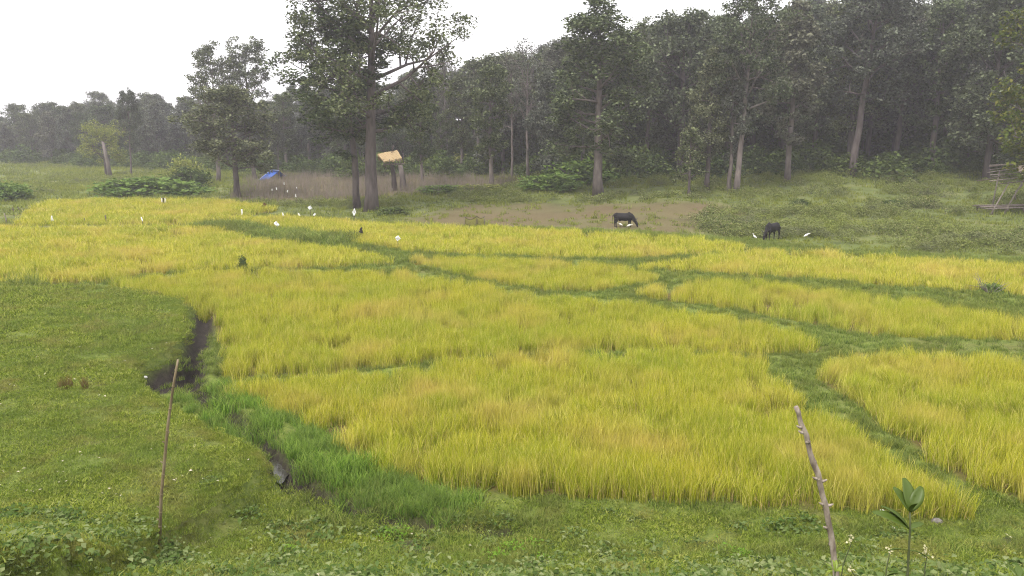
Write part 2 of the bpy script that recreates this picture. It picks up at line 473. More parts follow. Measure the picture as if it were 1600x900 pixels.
def ground_mat():
    m, n, l = mat('ground')
    geo = n.new('ShaderNodeNewGeometry'); pos = geo.outputs['Position']
    def attr(k):
        a = n.new('ShaderNodeAttribute'); a.attribute_name = k; return a.outputs['Fac']
    n1 = noise(n, l, 6.0, 8, pos, 0.75); n2 = noise(n, l, 0.45, 4, pos); n3 = noise(n, l, 0.06, 3, pos)
    turf = ramp(n, [(0.30, (0.06, 0.075, 0.02)), (0.44, (0.10, 0.135, 0.025)), (0.58, (0.15, 0.185, 0.04)), (0.8, (0.22, 0.20, 0.08))])
    l.new(n1.outputs[0], turf.inputs[0])
    brn = ramp(n, [(0.35, (0.09, 0.08, 0.03)), (0.6, (0.15, 0.13, 0.05))]); l.new(n1.outputs[0], brn.inputs[0])
    rb = ramp(n, [(0.5, (0, 0, 0)), (0.7, (0.7, 0.7, 0.7))]); l.new(n2.outputs[0], rb.inputs[0])
    c = mixc(n, l, rb.outputs[0], turf.outputs[0], brn.outputs[0])
    # meadow farther off: paler green
    mead = ramp(n, [(0.3, (0.08, 0.10, 0.035)), (0.5, (0.13, 0.155, 0.05)), (0.7, (0.18, 0.18, 0.075))]); l.new(n2.outputs[0], mead.inputs[0])
    c = mixc(n, l, attr('meadow'), c, mead.outputs[0])
    # bare brownish grazing ground
    dry = ramp(n, [(0.3, (0.085, 0.060, 0.036)), (0.5, (0.14, 0.10, 0.060)), (0.72, (0.13, 0.12, 0.045))]); l.new(n1.outputs[0], dry.inputs[0])
    c = mixc(n, l, attr('dry'), c, dry.outputs[0])
    # forest floor
    ff = ramp(n, [(0.3, (0.030, 0.034, 0.018)), (0.6, (0.060, 0.066, 0.03))]); l.new(n2.outputs[0], ff.inputs[0])
    c = mixc(n, l, attr('forest'), c, ff.outputs[0])
    # wet paddy mud and stubble under the rice
    pm = ramp(n, [(0.3, (0.07, 0.055, 0.02)), (0.7, (0.16, 0.13, 0.04))]); l.new(n1.outputs[0], pm.inputs[0])
    c = mixc(n, l, attr('paddy'), c, pm.outputs[0])
    mud = ramp(n, [(0.3, (0.018, 0.015, 0.013)), (0.7, (0.055, 0.045, 0.037))]); l.new(n1.outputs[0], mud.inputs[0])
    c = mixc(n, l, attr('mud'), c, mud.outputs[0])
    p = n.new('ShaderNodeBsdfPrincipled'); p.inputs['Roughness'].default_value = 0.95
    p.inputs['Specular IOR Level'].default_value = 0.1
    l.new(c, p.inputs['Base Color'])
    b = n.new('ShaderNodeBump'); b.inputs['Strength'].default_value = 0.9; b.inputs['Distance'].default_value = 0.06
    l.new(n1.outputs[0], b.inputs['Height']); l.new(b.outputs[0], p.inputs['Normal'])
    o = n.new('ShaderNodeOutputMaterial'); l.new(p.outputs[0], o.inputs[0])
    return m
M['ground'] = ground_mat()

# ------------------------------------------------------------------ the ground, one sheet
def axis(lo, hi, step, end_lo, end_hi, grow):
    a = list(np.arange(lo, hi, step)); s = step
    up = []; v = a[-1]
    while v < end_hi: s *= grow; v += s; up.append(v)
    dn = []; v = a[0]; s = step
    while v > end_lo: s *= grow * 1.02; v -= s; dn.append(v)
    return np.array(dn[::-1] + a + up)
gx = axis(-13, 13, 0.16, -420, 420, 1.042)
gy = axis(9, 32, 0.14, -40, 620, 1.030)
GX, GY = np.meshgrid(gx, gy)
gz, gp, gm, gd, gg = land(GX, GY, True)
nx, ny = len(gx), len(gy)
V = np.stack([GX, GY, gz], -1).reshape(-1, 3)
ii = (np.arange(ny - 1)[:, None] * nx + np.arange(nx - 1)[None, :]).ravel()
Fq = np.stack([ii, ii + 1, ii + nx + 1, ii + nx], 1)
edge = np.interp(GX, [-140, -100, 0, 20, 60], [195, 180, 112, 100, 92])
a_mud = np.clip(np.maximum(1 - ss(0.25, 0.55, gd), ss(-0.15, 0.15, -gg)), 0, 1) * (gm > -0.12)
a_brown = ss(-3, 2, -sdpoly(BROWN, GX, GY)) * (0.55 + 0.45 * vnoise(GX, GY, 3))
a_brown = np.maximum(a_brown, 0.8 * ss(-4, 2, -sdpoly(DRY, GX, GY)))
barep = ss(0.66, 0.78, vnoise(GX, GY, 0.8)) * (GY < 14.6) * (gp > 0.3) * ss(-5, -3, GX)
a_mud = np.maximum(a_mud, 0.75 * barep)
ground = obj('ground', mesh_of('ground', V, Fq, M['ground'], True, {
    'paddy': ss(-0.1, 0.25, -gp).ravel(), 'mud': a_mud.ravel(), 'dry': a_brown.ravel(),
    'meadow': ss(40, 60, GY).ravel(), 'forest': ss(-8, 6, GY - edge).ravel()}))
tag(ground, kind='structure')

# standing water in the ditch
wc = at(437, 736, -0.2)
wv = []
for k in range(18):
    a = 2 * math.pi * k / 18
    r = 1 + 0.18 * math.sin(3 * a + 1)
    dx, dy = math.cos(a) * 0.22 * r, math.sin(a) * 0.66 * r
    wv.append((wc[0] + dx * 0.9 - dy * 0.35, wc[1] + dy, 0))
zw = float(land(np.array([wc[0]]), np.array([wc[1]]))[0]) + 0.09
wv = [(x, y, zw) for x, y, _ in wv]
tag(obj('water', mesh_of('water', wv, [list(range(18))], M['water'])), 'small patch of muddy standing water in the ditch', None, None, 'structure')

# ------------------------------------------------------------------ scattering of what nobody could count
def collection(name, meshes):
    c = bpy.data.collections.new(name)
    for k, me in enumerate(meshes):
        o = bpy.data.objects.new('%s_%02d' % (name, k), me)
        c.objects.link(o)
    return c

def scatter_group(c):
    g = bpy.data.node_groups.new('scatter_' + c.name, 'GeometryNodeTree')
    g.interface.new_socket('Geometry', in_out='INPUT', socket_type='NodeSocketGeometry')
    g.interface.new_socket('Geometry', in_out='OUTPUT', socket_type='NodeSocketGeometry')
    n, l = g.nodes, g.links
    gi, go = n.new('NodeGroupInput'), n.new('NodeGroupOutput')
    ip = n.new('GeometryNodeInstanceOnPoints'); ci = n.new('GeometryNodeCollectionInfo')
    ci.inputs['Collection'].default_value = c
    ci.inputs['Separate Children'].default_value = True
    ci.inputs['Reset Children'].default_value = True
    def na(k, t):
        a = n.new('GeometryNodeInputNamedAttribute'); a.data_type = t; a.inputs['Name'].default_value = k
        return a.outputs['Attribute']
    er = n.new('FunctionNodeEulerToRotation')
    l.new(na('rot', 'FLOAT_VECTOR'), er.inputs[0])
    l.new(gi.outputs[0], ip.inputs['Points']); l.new(ci.outputs[0], ip.inputs['Instance'])
    ip.inputs['Pick Instance'].default_value = True
    l.new(na('idx', 'INT'), ip.inputs['Instance Index'])
    l.new(er.outputs[0], ip.inputs['Rotation'])
    l.new(na('scl', 'FLOAT_VECTOR'), ip.inputs['Scale'])
    l.new(ip.outputs[0], go.inputs[0])
    return g

def scatter(name, c, P, scl, label, cat=None, tilt=0.12, group=None, idx=None, lodge=None):
    n = len(P)
    me = bpy.data.meshes.new(name)
    me.vertices.add(n); me.vertices.foreach_set('co', np.asarray(P, np.float32).ravel())
    rot = np.stack([rng.normal(0, tilt, n), rng.normal(0, tilt, n), rng.uniform(0, 6.283, n)], 1)
    if lodge is not None: rot[:, :2] += lodge
    a = me.attributes.new('rot', 'FLOAT_VECTOR', 'POINT'); a.data.foreach_set('vector', rot.astype(np.float32).ravel())
    a = me.attributes.new('scl', 'FLOAT_VECTOR', 'POINT'); a.data.foreach_set('vector', np.asarray(scl, np.float32).ravel())
    a = me.attributes.new('idx', 'INT', 'POINT')
    a.data.foreach_set('value', (rng.integers(0, len(c.objects), n) if idx is None else idx).astype(np.int32))
    o = obj(name, me)
    g = bpy.data.node_groups.get('scatter_' + c.name) or scatter_group(c)
    m = o.modifiers.new('scatter', 'NODES'); m.node_group = g
    tag(o, label, cat, group, 'stuff')
    return o

def sector(n, r0, r1, half=36, power=0.5):
    """points round the camera's side of the valley, thinner with distance"""
    a = rng.uniform(-R(half), R(half), n)
    u = rng.random(n)
    e = power
    r = (r0 ** e + u * (r1 ** e - r0 ** e)) ** (1 / e)
    return r * np.sin(a), r * np.cos(a), r

def blades(n, h, w, spread, lean, segs, rs, curl=0.5, up=0.0, hvar=0.35):
    """a tuft of n narrow curved blades; returns verts, faces (triangles), tip attribute"""
    V, Fc, T = [], [], []
    for _ in range(n):
        a = rs.uniform(0, 6.283); rr = spread * math.sqrt(rs.uniform())
        bx, by = rr * math.cos(a), rr * math.sin(a)
        d = rs.uniform(0, 6.283); H = h * (1 + rs.uniform(-hvar, hvar)); le = lean * rs.uniform(0.2, 1.3) * H
        side = np.array([-math.sin(d), math.cos(d), 0]); fw = np.array([math.cos(d), math.sin(d), 0])
        # a quarter turn at random so that blades also show their face
        tw = rs.uniform(0, 3.14)
        sv = side * math.cos(tw) + fw * math.sin(tw)
        b = len(V)
        for k in range(segs + 1):
            t = k / segs
            p = np.array([bx, by, 0]) + fw * le * t ** (1.5 + curl) + np.array([0, 0, H * (t - curl * 0.28 * t ** 3)])
            ww = w * (1 - t) ** 0.6 * 0.5 if k < segs else 0
            if k < segs:
                V.append(p - sv * ww); V.append(p + sv * ww); T += [t, t]
            else:
                V.append(p); T.append(1.0)
        for k in range(segs - 1):
            i = b + 2 * k
            Fc += [[i, i + 1, i + 3], [i, i + 3, i + 2]]
        i = b + 2 * (segs - 1)
        Fc.append([i, i + 1, i + 2])
    return V, Fc, T

def leaf_faces(C, L, W, rs, flat=0.5, fold=0.25):
    """n folded leaves at centres C (n x 3): diamond of two triangles each"""
    n = len(C)
    nrm = rs.normal(size=(n, 3)); nrm[:, 2] = np.abs(nrm[:, 2]) + flat * 2
    nrm /= np.linalg.norm(nrm, axis=1)[:, None]
    d = rs.normal(size=(n, 3)); d -= nrm * (d * nrm).sum(1)[:, None]; d /= np.linalg.norm(d, axis=1)[:, None] + 1e-9
    s = np.cross(nrm, d)
    L = L * rs.uniform(0.65, 1.35, n)[:, None]; W = W * rs.uniform(0.7, 1.3, n)[:, None]
    b = C - d * L * 0.5; t = C + d * L * 0.5
    lft = C + s * W * 0.5 + nrm * W * fold; rgt = C - s * W * 0.5 + nrm * W * fold
    V = np.stack([b, rgt, t, lft], 1).reshape(-1, 3)
    i = np.arange(n)[:, None] * 4
    Fc = np.concatenate([i + np.array([[0, 1, 2]]), i + np.array([[0, 2, 3]])], 1).reshape(-1, 3)
    return V, Fc

# ---- rice
def rice_clump(seed, wide=1.0, hills=10, nb=20, spread=0.33):
    """a handful of rice hills that were planted together"""
    rs = np.random.default_rng(seed)
    v, f, t, mi = [], [], [], []
    for q in range(hills):
        a, d = q * 2.399 + rs.uniform(-0.4, 0.4), spread * math.sqrt((q + 0.5) / hills)
        o = np.array([d * math.cos(a), d * math.sin(a), rs.uniform(-0.10, 0.03)])
        lean_to = rs.normal(0, 0.05, 2)
        for k, (n_, h_, w_, sp_, le_, sg_, cu_) in enumerate(((nb, 0.68, 0.009, 0.10, 0.20, 3, 0.25), (6, 0.72, 0.012, 0.09, 0.26, 4, 0.7), (2, 0.5, 0.012, 0.10, 0.9, 3, 1.1))):
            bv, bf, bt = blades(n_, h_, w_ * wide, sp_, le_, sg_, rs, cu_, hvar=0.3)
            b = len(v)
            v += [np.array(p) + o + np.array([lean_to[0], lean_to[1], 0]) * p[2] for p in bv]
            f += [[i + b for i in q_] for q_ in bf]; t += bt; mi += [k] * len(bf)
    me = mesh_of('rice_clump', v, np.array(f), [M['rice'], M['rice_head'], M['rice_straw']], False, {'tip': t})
    me.polygons.foreach_set('material_index', np.array(mi, np.int32))
    return me
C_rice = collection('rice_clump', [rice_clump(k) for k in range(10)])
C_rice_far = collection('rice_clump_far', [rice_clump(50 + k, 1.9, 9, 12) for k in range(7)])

def in_poly(P, margin=0.0):
    return lambda x, y: sdpoly(P, x, y) + (0.3 * vnoise(x, y, 1.1) - 0.15) < -margin

xs, ys, r = sector(25000, 13.0, 120, 39, 1.0)
for code, P, lab in PADDIES:
    k = in_poly(P, -0.16 if code in 'EFGH' else 0.14 if code in 'BC' else 0.02)(xs, ys)
    bare = vnoise(xs, ys, 1.3) * 0.6 + vnoise(xs, ys, 0.55) * 0.4
    k &= ~((bare < 0.24) & (rng.random(len(xs)) < 0.75))
    x, y, rr = xs[k], ys[k], r[k]
    z = land(x, y) - 0.02
    n = len(x)
    hs = (0.80 + 0.24 * vnoise(x, y, 2.5)) * rng.uniform(0.84, 1.10, n)
    wd = np.clip(rr / 40, 1.0, 1.7) * rng.uniform(0.85, 1.2, n)
    far = rr.mean() > 45
    ld = ss(0.66, 0.85, vnoise(x + 40, y, 1.9)) * 0.40; da = 6.283 * vnoise(x, y + 70, 3.0)
    lodge = np.stack([ld * np.cos(da), ld * np.sin(da)], 1)
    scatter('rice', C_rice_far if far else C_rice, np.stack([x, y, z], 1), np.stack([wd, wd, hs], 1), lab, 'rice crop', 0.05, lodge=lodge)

# ---- turf, bund grass, lush ditch grass, weeds
def turf_patch(seed, n, h, w, spread, m, lean=0.6):
    v, f, t = blades(n, h, w, spread, lean, 2, np.random.default_rng(seed), 0.6, hvar=0.5)
    return mesh_of('turf', v, np.array(f), m, False, {'tip': t})
C_turf = collection('turf_patch', [turf_patch(100 + k, 230, 0.045, 0.020, 0.42, M['turf'], 1.5) for k in range(6)])
C_bund = collection('bund_tuft', [turf_patch(120 + k, 70, 0.19, 0.015, 0.26, M['bund_grass'], 0.8) for k in range(6)])
C_lush = collection('lush_tuft', [turf_patch(140 + k, 95, 0.30, 0.013, 0.26, M['lush'], 0.6) for k in range(6)])
C_mead = collection('meadow_tuft', [turf_patch(160 + k, 22, 0.26, 0.05, 0.4, M['meadow_grass'], 0.9) for k in range(5)])
C_dry = collection('dry_stem', [turf_patch(180 + k, 12, 0.95, 0.028, 0.45, M['dry_stem'], 0.12) for k in range(5)])

def leaf_plant(seed, n, h, spread, L, W, m, flat=0.6):
    rs = np.random.default_rng(seed)
    C = np.stack([rs.normal(0, spread, n), rs.normal(0, spread, n), np.zeros(n)], 1)
    rad = np.hypot(C[:, 0], C[:, 1]) / (spread * 2.2)
    C[:, 2] = h * np.clip(1 - rad ** 2, 0.08, 1) * rs.uniform(0.35, 1.0, n)
    v, f = leaf_faces(C, L, W, rs, flat)
    return mesh_of('leaf_plant', v, f, m)
C_weed = collection('weed', [leaf_plant(200 + k, 70, 0.13, 0.18, 0.085, 0.062, M['weed'], 0.9) for k in range(6)])
C_fern = collection('fern', [leaf_plant(220 + k, 60, 0.24, 0.13, 0.06, 0.025, M['fern'], 0.4) for k in range(3)])
C_scrub = collection('scrub', [leaf_plant(240 + k, 230, 0.55, 0.36, 0.105, 0.06, M['scrub'], 0.5) for k in range(5)])
C_under = collection('undergrowth', [leaf_plant(260 + k, 420, 1.8, 0.75, 0.30, 0.17, M['undergrowth'], 0.5) for k in range(5)])
C_litter = collection('litter', [leaf_plant(280 + k, 2, 0.02, 0.05, 0.07, 0.045, M['litter'], 1.2) for k in range(3)])

def put(x, y, dz=0.0): return np.stack([x, y, land(x, y) + dz], 1)
def sc3(n, lo, hi, k=1.0):
    s = rng.uniform(lo, hi, n) * k
    return np.stack([s, s, s * rng.uniform(0.8, 1.2, n)], 1)

# near ground: which zone a point belongs to
x, y, r = sector(24000, 10.2, 62, 38, 1.0)
p = paddy_sd(x, y); mdn = sdpoly(MOUND, x, y); dt = sdline(DITCH, x, y); gl = sdpoly(GULLY, x, y); lu = sdpoly(LUSH, x, y)
free = (p > 0.05) & (gl > 0.0) & ((dt > 0.30) | (mdn < -0.1))
mdn = np.maximum(mdn, -gl)
mound = free & (mdn < -0.06)
lush = free & (lu < 0.1) & ~mound
fore = free & ~mound & ~lush & (y < 17)
bund = free & ~mound & ~lush & ~fore
k = mound | (fore & (rng.random(len(x)) < 0.75))
k &= (rng.random(len(x)) < 0.7) | (np.abs(mdn) < 0.5)
k &= ~((vnoise(x, y, 0.8) > 0.68) & (y < 14.6) & (x > -4))
scatter('turf_grass', C_turf, put(x[k], y[k]), sc3(k.sum(), 0.7, 1.2, 1) * np.where(np.abs(mdn[k]) < 0.45, 0.55, np.clip(r[k] / 22, 1, 1.6))[:, None] * np.stack([np.ones(k.sum()), np.ones(k.sum()), np.where(np.abs(mdn[k]) < 0.45, 1.8, 1.1)], 1), 'cropped olive green turf on the mound and the near bank', 'grass')
k = (bund & (p < 4.5)) | (fore & (rng.random(len(x)) < 0.75 * ss(0.35, 0.65, vnoise(x, y, 0.9)) * ss(-6.5, -3.5, x)))
scatter('bund_grass', C_bund, put(x[k], y[k]), sc3(k.sum(), 0.45, 1.0) * np.clip(r[k] / 34, 1, 1.5)[:, None], 'green grass on the low bunds between the paddies', 'grass')
# short turf right up to the eroded lip of the mound
xe, ye, re_ = sector(40000, 10.2, 40, 38, 1.3)
me_ = np.maximum(sdpoly(MOUND, xe, ye), -sdpoly(GULLY, xe, ye)); k = (me_ < -0.04) & (me_ > -0.55) & (rng.random(len(xe)) < 0.8)
scatter('lip_turf', C_turf, put(xe[k], ye[k]), sc3(k.sum(), 0.35, 0.55) * np.array([1, 1, 2.0]), 'short turf along the eroded lip of the mound', 'grass')
# straggling grass in the ditch
xe, ye, re_ = sector(9000, 10.5, 30, 30, 1.2)
de = sdline(DITCH, xe, ye); k = (de < 0.62) & (np.maximum(sdpoly(MOUND, xe, ye), -sdpoly(GULLY, xe, ye)) > 0.02) & (rng.random(len(xe)) < 1.1 * vnoise(xe, ye, 0.5)) & (np.hypot(xe - wc[0], ye - wc[1]) > 0.8)
scatter('ditch_grass', C_bund, put(xe[k], ye[k]), sc3(k.sum(), 0.5, 1.1), 'straggling grass hanging into the muddy ditch', 'grass')
xl, yl, rl = sector(6500, 10.5, 30, 30, 1.2)
lu2 = sdpoly(LUSH, xl, yl); k = (lu2 < 0.15 + 0.3 * (vnoise(xl, yl, 0.6) - 0.5)) & (sdpoly(MOUND, xl, yl) > 0.05) & (sdline(DITCH, xl, yl) > 0.24) & (paddy_sd(xl, yl) > -0.1) & (sdpoly(GULLY, xl, yl) > 0)
scatter('lush_grass', C_lush, put(xl[k], yl[k]), sc3(k.sum(), 0.6, 1.25), 'bright green long grass between the ditch and the near rice', 'grass')

# leafy weeds along the foot of the picture
xw, yw, rw = sector(3400, 9.5, 17, 38, 1.5)
pw = paddy_sd(xw, yw)
lim = 12.6 + 1.6 * (vnoise(xw, yw, 1.7) - 0.5) + 1.3 * ss(-4.5, -7.5, xw) - 0.3 * ss(1.5, 4, xw)
dens = np.where(yw < lim, np.where(xw < -3.5, 0.45, 0.75), 0.10) * (0.1 + 1.1 * vnoise(xw, yw, 0.7))
k = (pw > 0.4) & (rng.random(len(xw)) < dens) & (sdpoly(LUSH, xw, yw) > -0.2)
scatter('weeds', C_weed, put(xw[k], yw[k]), sc3(k.sum(), 0.6, 1.3), 'low leafy weeds covering the ground at the foot of the bank', 'weeds')
xf = np.array([at(a, b)[0] for a, b in ((605, 840), (625, 848), (800, 868), (830, 862), (845, 880), (770, 880), (1140, 868), (1160, 878), (450, 868))])
yf = np.array([at(a, b)[1] for a, b in ((605, 840), (625, 848), (800, 868), (830, 862), (845, 880), (770, 880), (1140, 868), (1160, 878), (450, 868))])
scatter('ferns', C_fern, put(xf, yf), sc3(len(xf), 0.9, 1.4), 'bright yellow green ferny weeds near the bottom middle', 'weeds')
xq, yq, rq = sector(900, 11, 34, 36, 1.0)
k = (paddy_sd(xq, yq) > 0.5) & (sdpoly(GULLY, xq, yq) > 0.2) & (sdline(DITCH, xq, yq) > 0.6) & ((sdpoly(MOUND, xq, yq) < -0.2) | (yq < 15)) & (rng.random(900) < 0.5)
scatter('leaf_litter', C_litter, put(xq[k], yq[k], 0.05), sc3(k.sum(), 0.5, 1.2), 'pale dead leaves and chips strewn on the turf', 'litter')

# ---- the meadow beyond the paddies
x, y, r = sector(42000, 38, 210, 37, 0.7)
p = paddy_sd(x, y)
edg = np.interp(x, [-140, -100, 0, 20, 60], [195, 180, 112, 100, 92])
inb = sdpoly(BROWN, x, y); ins = sdpoly(SCRUB, x, y); ind = sdpoly(DRY, x, y)
free = (p > 0.6) & (y < edg + 4)
k = free & (ind > 0) & (rng.random(len(x)) < np.where(inb < 0, 0.24, 0.75) * (0.3 + 0.9 * vnoise(x, y, 5)))
scatter('meadow_grass', C_mead, put(x[k], y[k]), sc3(k.sum(), 0.5, 1.2) * np.clip(r[k] / 70, 0.8, 2)[:, None], 'rough green grass of the meadow beyond the paddies', 'grass')
clear = np.ones(len(x), bool)
for px_, py_ in ((975, 356), (1203, 375), (1260, 374), (1179, 374), (1540, 335), (1570, 335), (1600, 335)):
    q_ = at(px_, py_); clear &= ~(((x - q_[0]) / 1.5) ** 2 + ((y - q_[1] + 1.5) / 3.0) ** 2 < 1)
k = free & clear & (p > 2.0) & (((ins < 0) & (rng.random(len(x)) < 0.05 + 0.9 * ss(0.35, 0.7, vnoise(x, y, 4.5)))) | ((y > edg - 14) & (x > 2) & (rng.random(len(x)) < 0.30)) | ((y > 78) & (ind > 1) & (inb > 1) & (vnoise(x, y, 6) > 0.6) & (rng.random(len(x)) < 0.35)))
scatter('meadow_scrub', C_scrub, put(x[k], y[k]), sc3(k.sum(), 0.6, 1.5), 'knee-high grey green scrub on the meadow at the right', 'scrub')
k = (ind < 1.5) & (p > 1) & (rng.random(len(x)) < 0.95)
scatter('dry_stems', C_dry, put(x[k], y[k]), sc3(k.sum(), 0.7, 1.25), 'mauve brown dry stems standing behind the big tree', 'dry grass')
# tall grass of the overgrown bund in the middle left
bh = np.array(BUNDHEDGE)
tb = rng.uniform(0, 1, 360)
xb = np.interp(tb, np.linspace(0, 1, 4), bh[:, 0]) + rng.normal(0, 0.7, 360)
yb = np.interp(tb, np.linspace(0, 1, 4), bh[:, 1]) + rng.normal(0, 0.9, 360)
s = rng.uniform(1.8, 3.6, 360) * (0.6 + 0.7 * vnoise(xb, yb, 2.5))
scatter('bund_thicket', C_bund, put(xb, yb), np.stack([s, s, s * 1.05], 1), 'tall dark green grass on the overgrown bund left of the dark rag', 'grass')

# ---- undergrowth at and inside the forest
x, y, r = sector(9000, 60, 260, 38, 1.2)
edg = np.interp(x, [-140, -100, 0, 20, 60], [195, 180, 112, 100, 92])
k = (y > edg - 7 + 8 * (vnoise(x, y, 7) - 0.5)) & (y < edg + 55) & (rng.random(len(x)) < np.where(y < edg + 10, 0.75, 0.45))
scatter('undergrowth', C_under, put(x[k], y[k]), sc3(k.sum(), 0.5, 1.9), 'dense green undergrowth along the forest edge', 'undergrowth')

# ------------------------------------------------------------------ trees
def unit(v):
    v = np.asarray(v, float); return v / (np.linalg.norm(v) + 1e-9)

def make_tree(seed, H, r0, clear, Rc, prof, nl, nleaf, L, leafm, barkm, cl=0.9, up=(0.25, 0.9), shaggy=0.0, lean=(0, 0), forks=0, top=0.93, flatten=0.65, sub=1.0, wander=0.25):
    """returns (trunk mesh, crown mesh): trunk with limbs and boughs, crown of leaf-sized faces in clumps"""
    rs = np.random.default_rng(seed)
    mb = MB(); cl_c, cl_r = [], []
    n = 12
    tt = np.linspace(0, 1, n)
    wob = np.cumsum(rs.normal(0, wander * H / 120, (n, 2)), 0); wob -= wob[0]
    tp = np.stack([lean[0] * H * tt ** 1.3 + wob[:, 0], lean[1] * H * tt ** 1.3 + wob[:, 1], tt * H * top], 1)
    tr = r0 * (1 - tt) ** 0.75 * 0.95 + 0.04
    tr[0] *= 1.35; tp[0, 2] -= 0.3
    mb.tube(tp, tr, 10, jit=0.06, rs=rs)
    def trunk_at(t): return np.array([np.interp(t, tt, tp[:, k]) for k in range(3)]), np.interp(t, tt, tr)
    limbs = []
    for i in range(nl):
        u = (i + rs.uniform(0.1, 0.9)) / nl
        t = clear + (1 - clear) * u ** 0.9 * 0.97
        limbs.append((t, u, i * 2.399 + rs.uniform(-0.5, 0.5)))
    for t, u, az in limbs:
        p0, rt = trunk_at(t)
        ln = Rc * prof(u) * rs.uniform(0.7, 1.2)
        el = up[0] + (up[1] - up[0]) * u + rs.uniform(-0.15, 0.15)
        d = np.array([math.cos(az) * math.cos(el), math.sin(az) * math.cos(el), math.sin(el)])
        m = 6; pts = [p0]; dd = d.copy()
        for k in range(1, m):
            dd = unit(dd + rs.normal(0, 0.16, 3) + np.array([0, 0, 0.05]))
            pts.append(pts[-1] + dd * ln / (m - 1))
        pts = np.array(pts)
        rl = min(rt * 0.55, 0.05 + ln * 0.028)
        mb.tube(pts, np.linspace(rl, 0.03, m), 6)
        ns = max(2, int((2.0 + ln * 0.8) * sub))
        cl_c.append(pts[-1]); cl_r.append(cl)
        for q in range(ns):
            f = 0.3 + 0.68 * (q + rs.uniform(0, 1)) / ns
            b = np.array([np.interp(f, np.linspace(0, 1, m), pts[:, k]) for k in range(3)])
            sdv = unit(np.cross(d, rs.normal(size=3)))
            e = unit(d * 0.5 + sdv * 0.9 + np.array([0, 0, 0.15]))
            l2 = ln * rs.uniform(0.22, 0.48) * (1.15 - 0.5 * f) + 0.4
            tip = b + e * l2 + rs.normal(0, 0.1, 3)
            mb.tube([b, b + e * l2 * 0.55 + rs.normal(0, 0.08, 3), tip], [rl * (1 - f) * 0.6 + 0.025, rl * (1 - f) * 0.4 + 0.02, 0.012], 4, cap=False)
            cl_c.append(tip); cl_r.append(cl * rs.uniform(0.65, 1.15))
            if l2 > 1.2: cl_c.append(b + e * l2 * 0.5 + rs.normal(0, 0.35, 3)); cl_r.append(cl * rs.uniform(0.5, 0.9))
    for _ in range(int(shaggy)):
        t = rs.uniform(0.22, clear + 0.15); p0, rt = trunk_at(t); a = rs.uniform(0, 6.28)
        cl_c.append(p0 + np.array([math.cos(a), math.sin(a), 0.1]) * rs.uniform(0.3, 1.3)); cl_r.append(cl * 0.7)
    p0, _ = trunk_at(1.0); cl_c.append(p0); cl_r.append(cl)
    cl_c = np.array(cl_c); cl_r = np.array(cl_r)
    per = rs.multinomial(nleaf, cl_r ** 2 / (cl_r ** 2).sum())
    ci = np.repeat(np.arange(len(cl_c)), per)
    g = rs.normal(size=(len(ci), 3)); g /= np.linalg.norm(g, axis=1)[:, None]
    rad = rs.uniform(0.15, 1.0, len(ci)) ** 0.6
    C = cl_c[ci] + g * (rad * cl_r[ci])[:, None] * np.array([1, 1, flatten])
    v, f = leaf_faces(C, L, L * 0.58, rs, 0.35)
    return mb.mesh('trunk', barkm), mesh_of('crown', v, f, leafm)

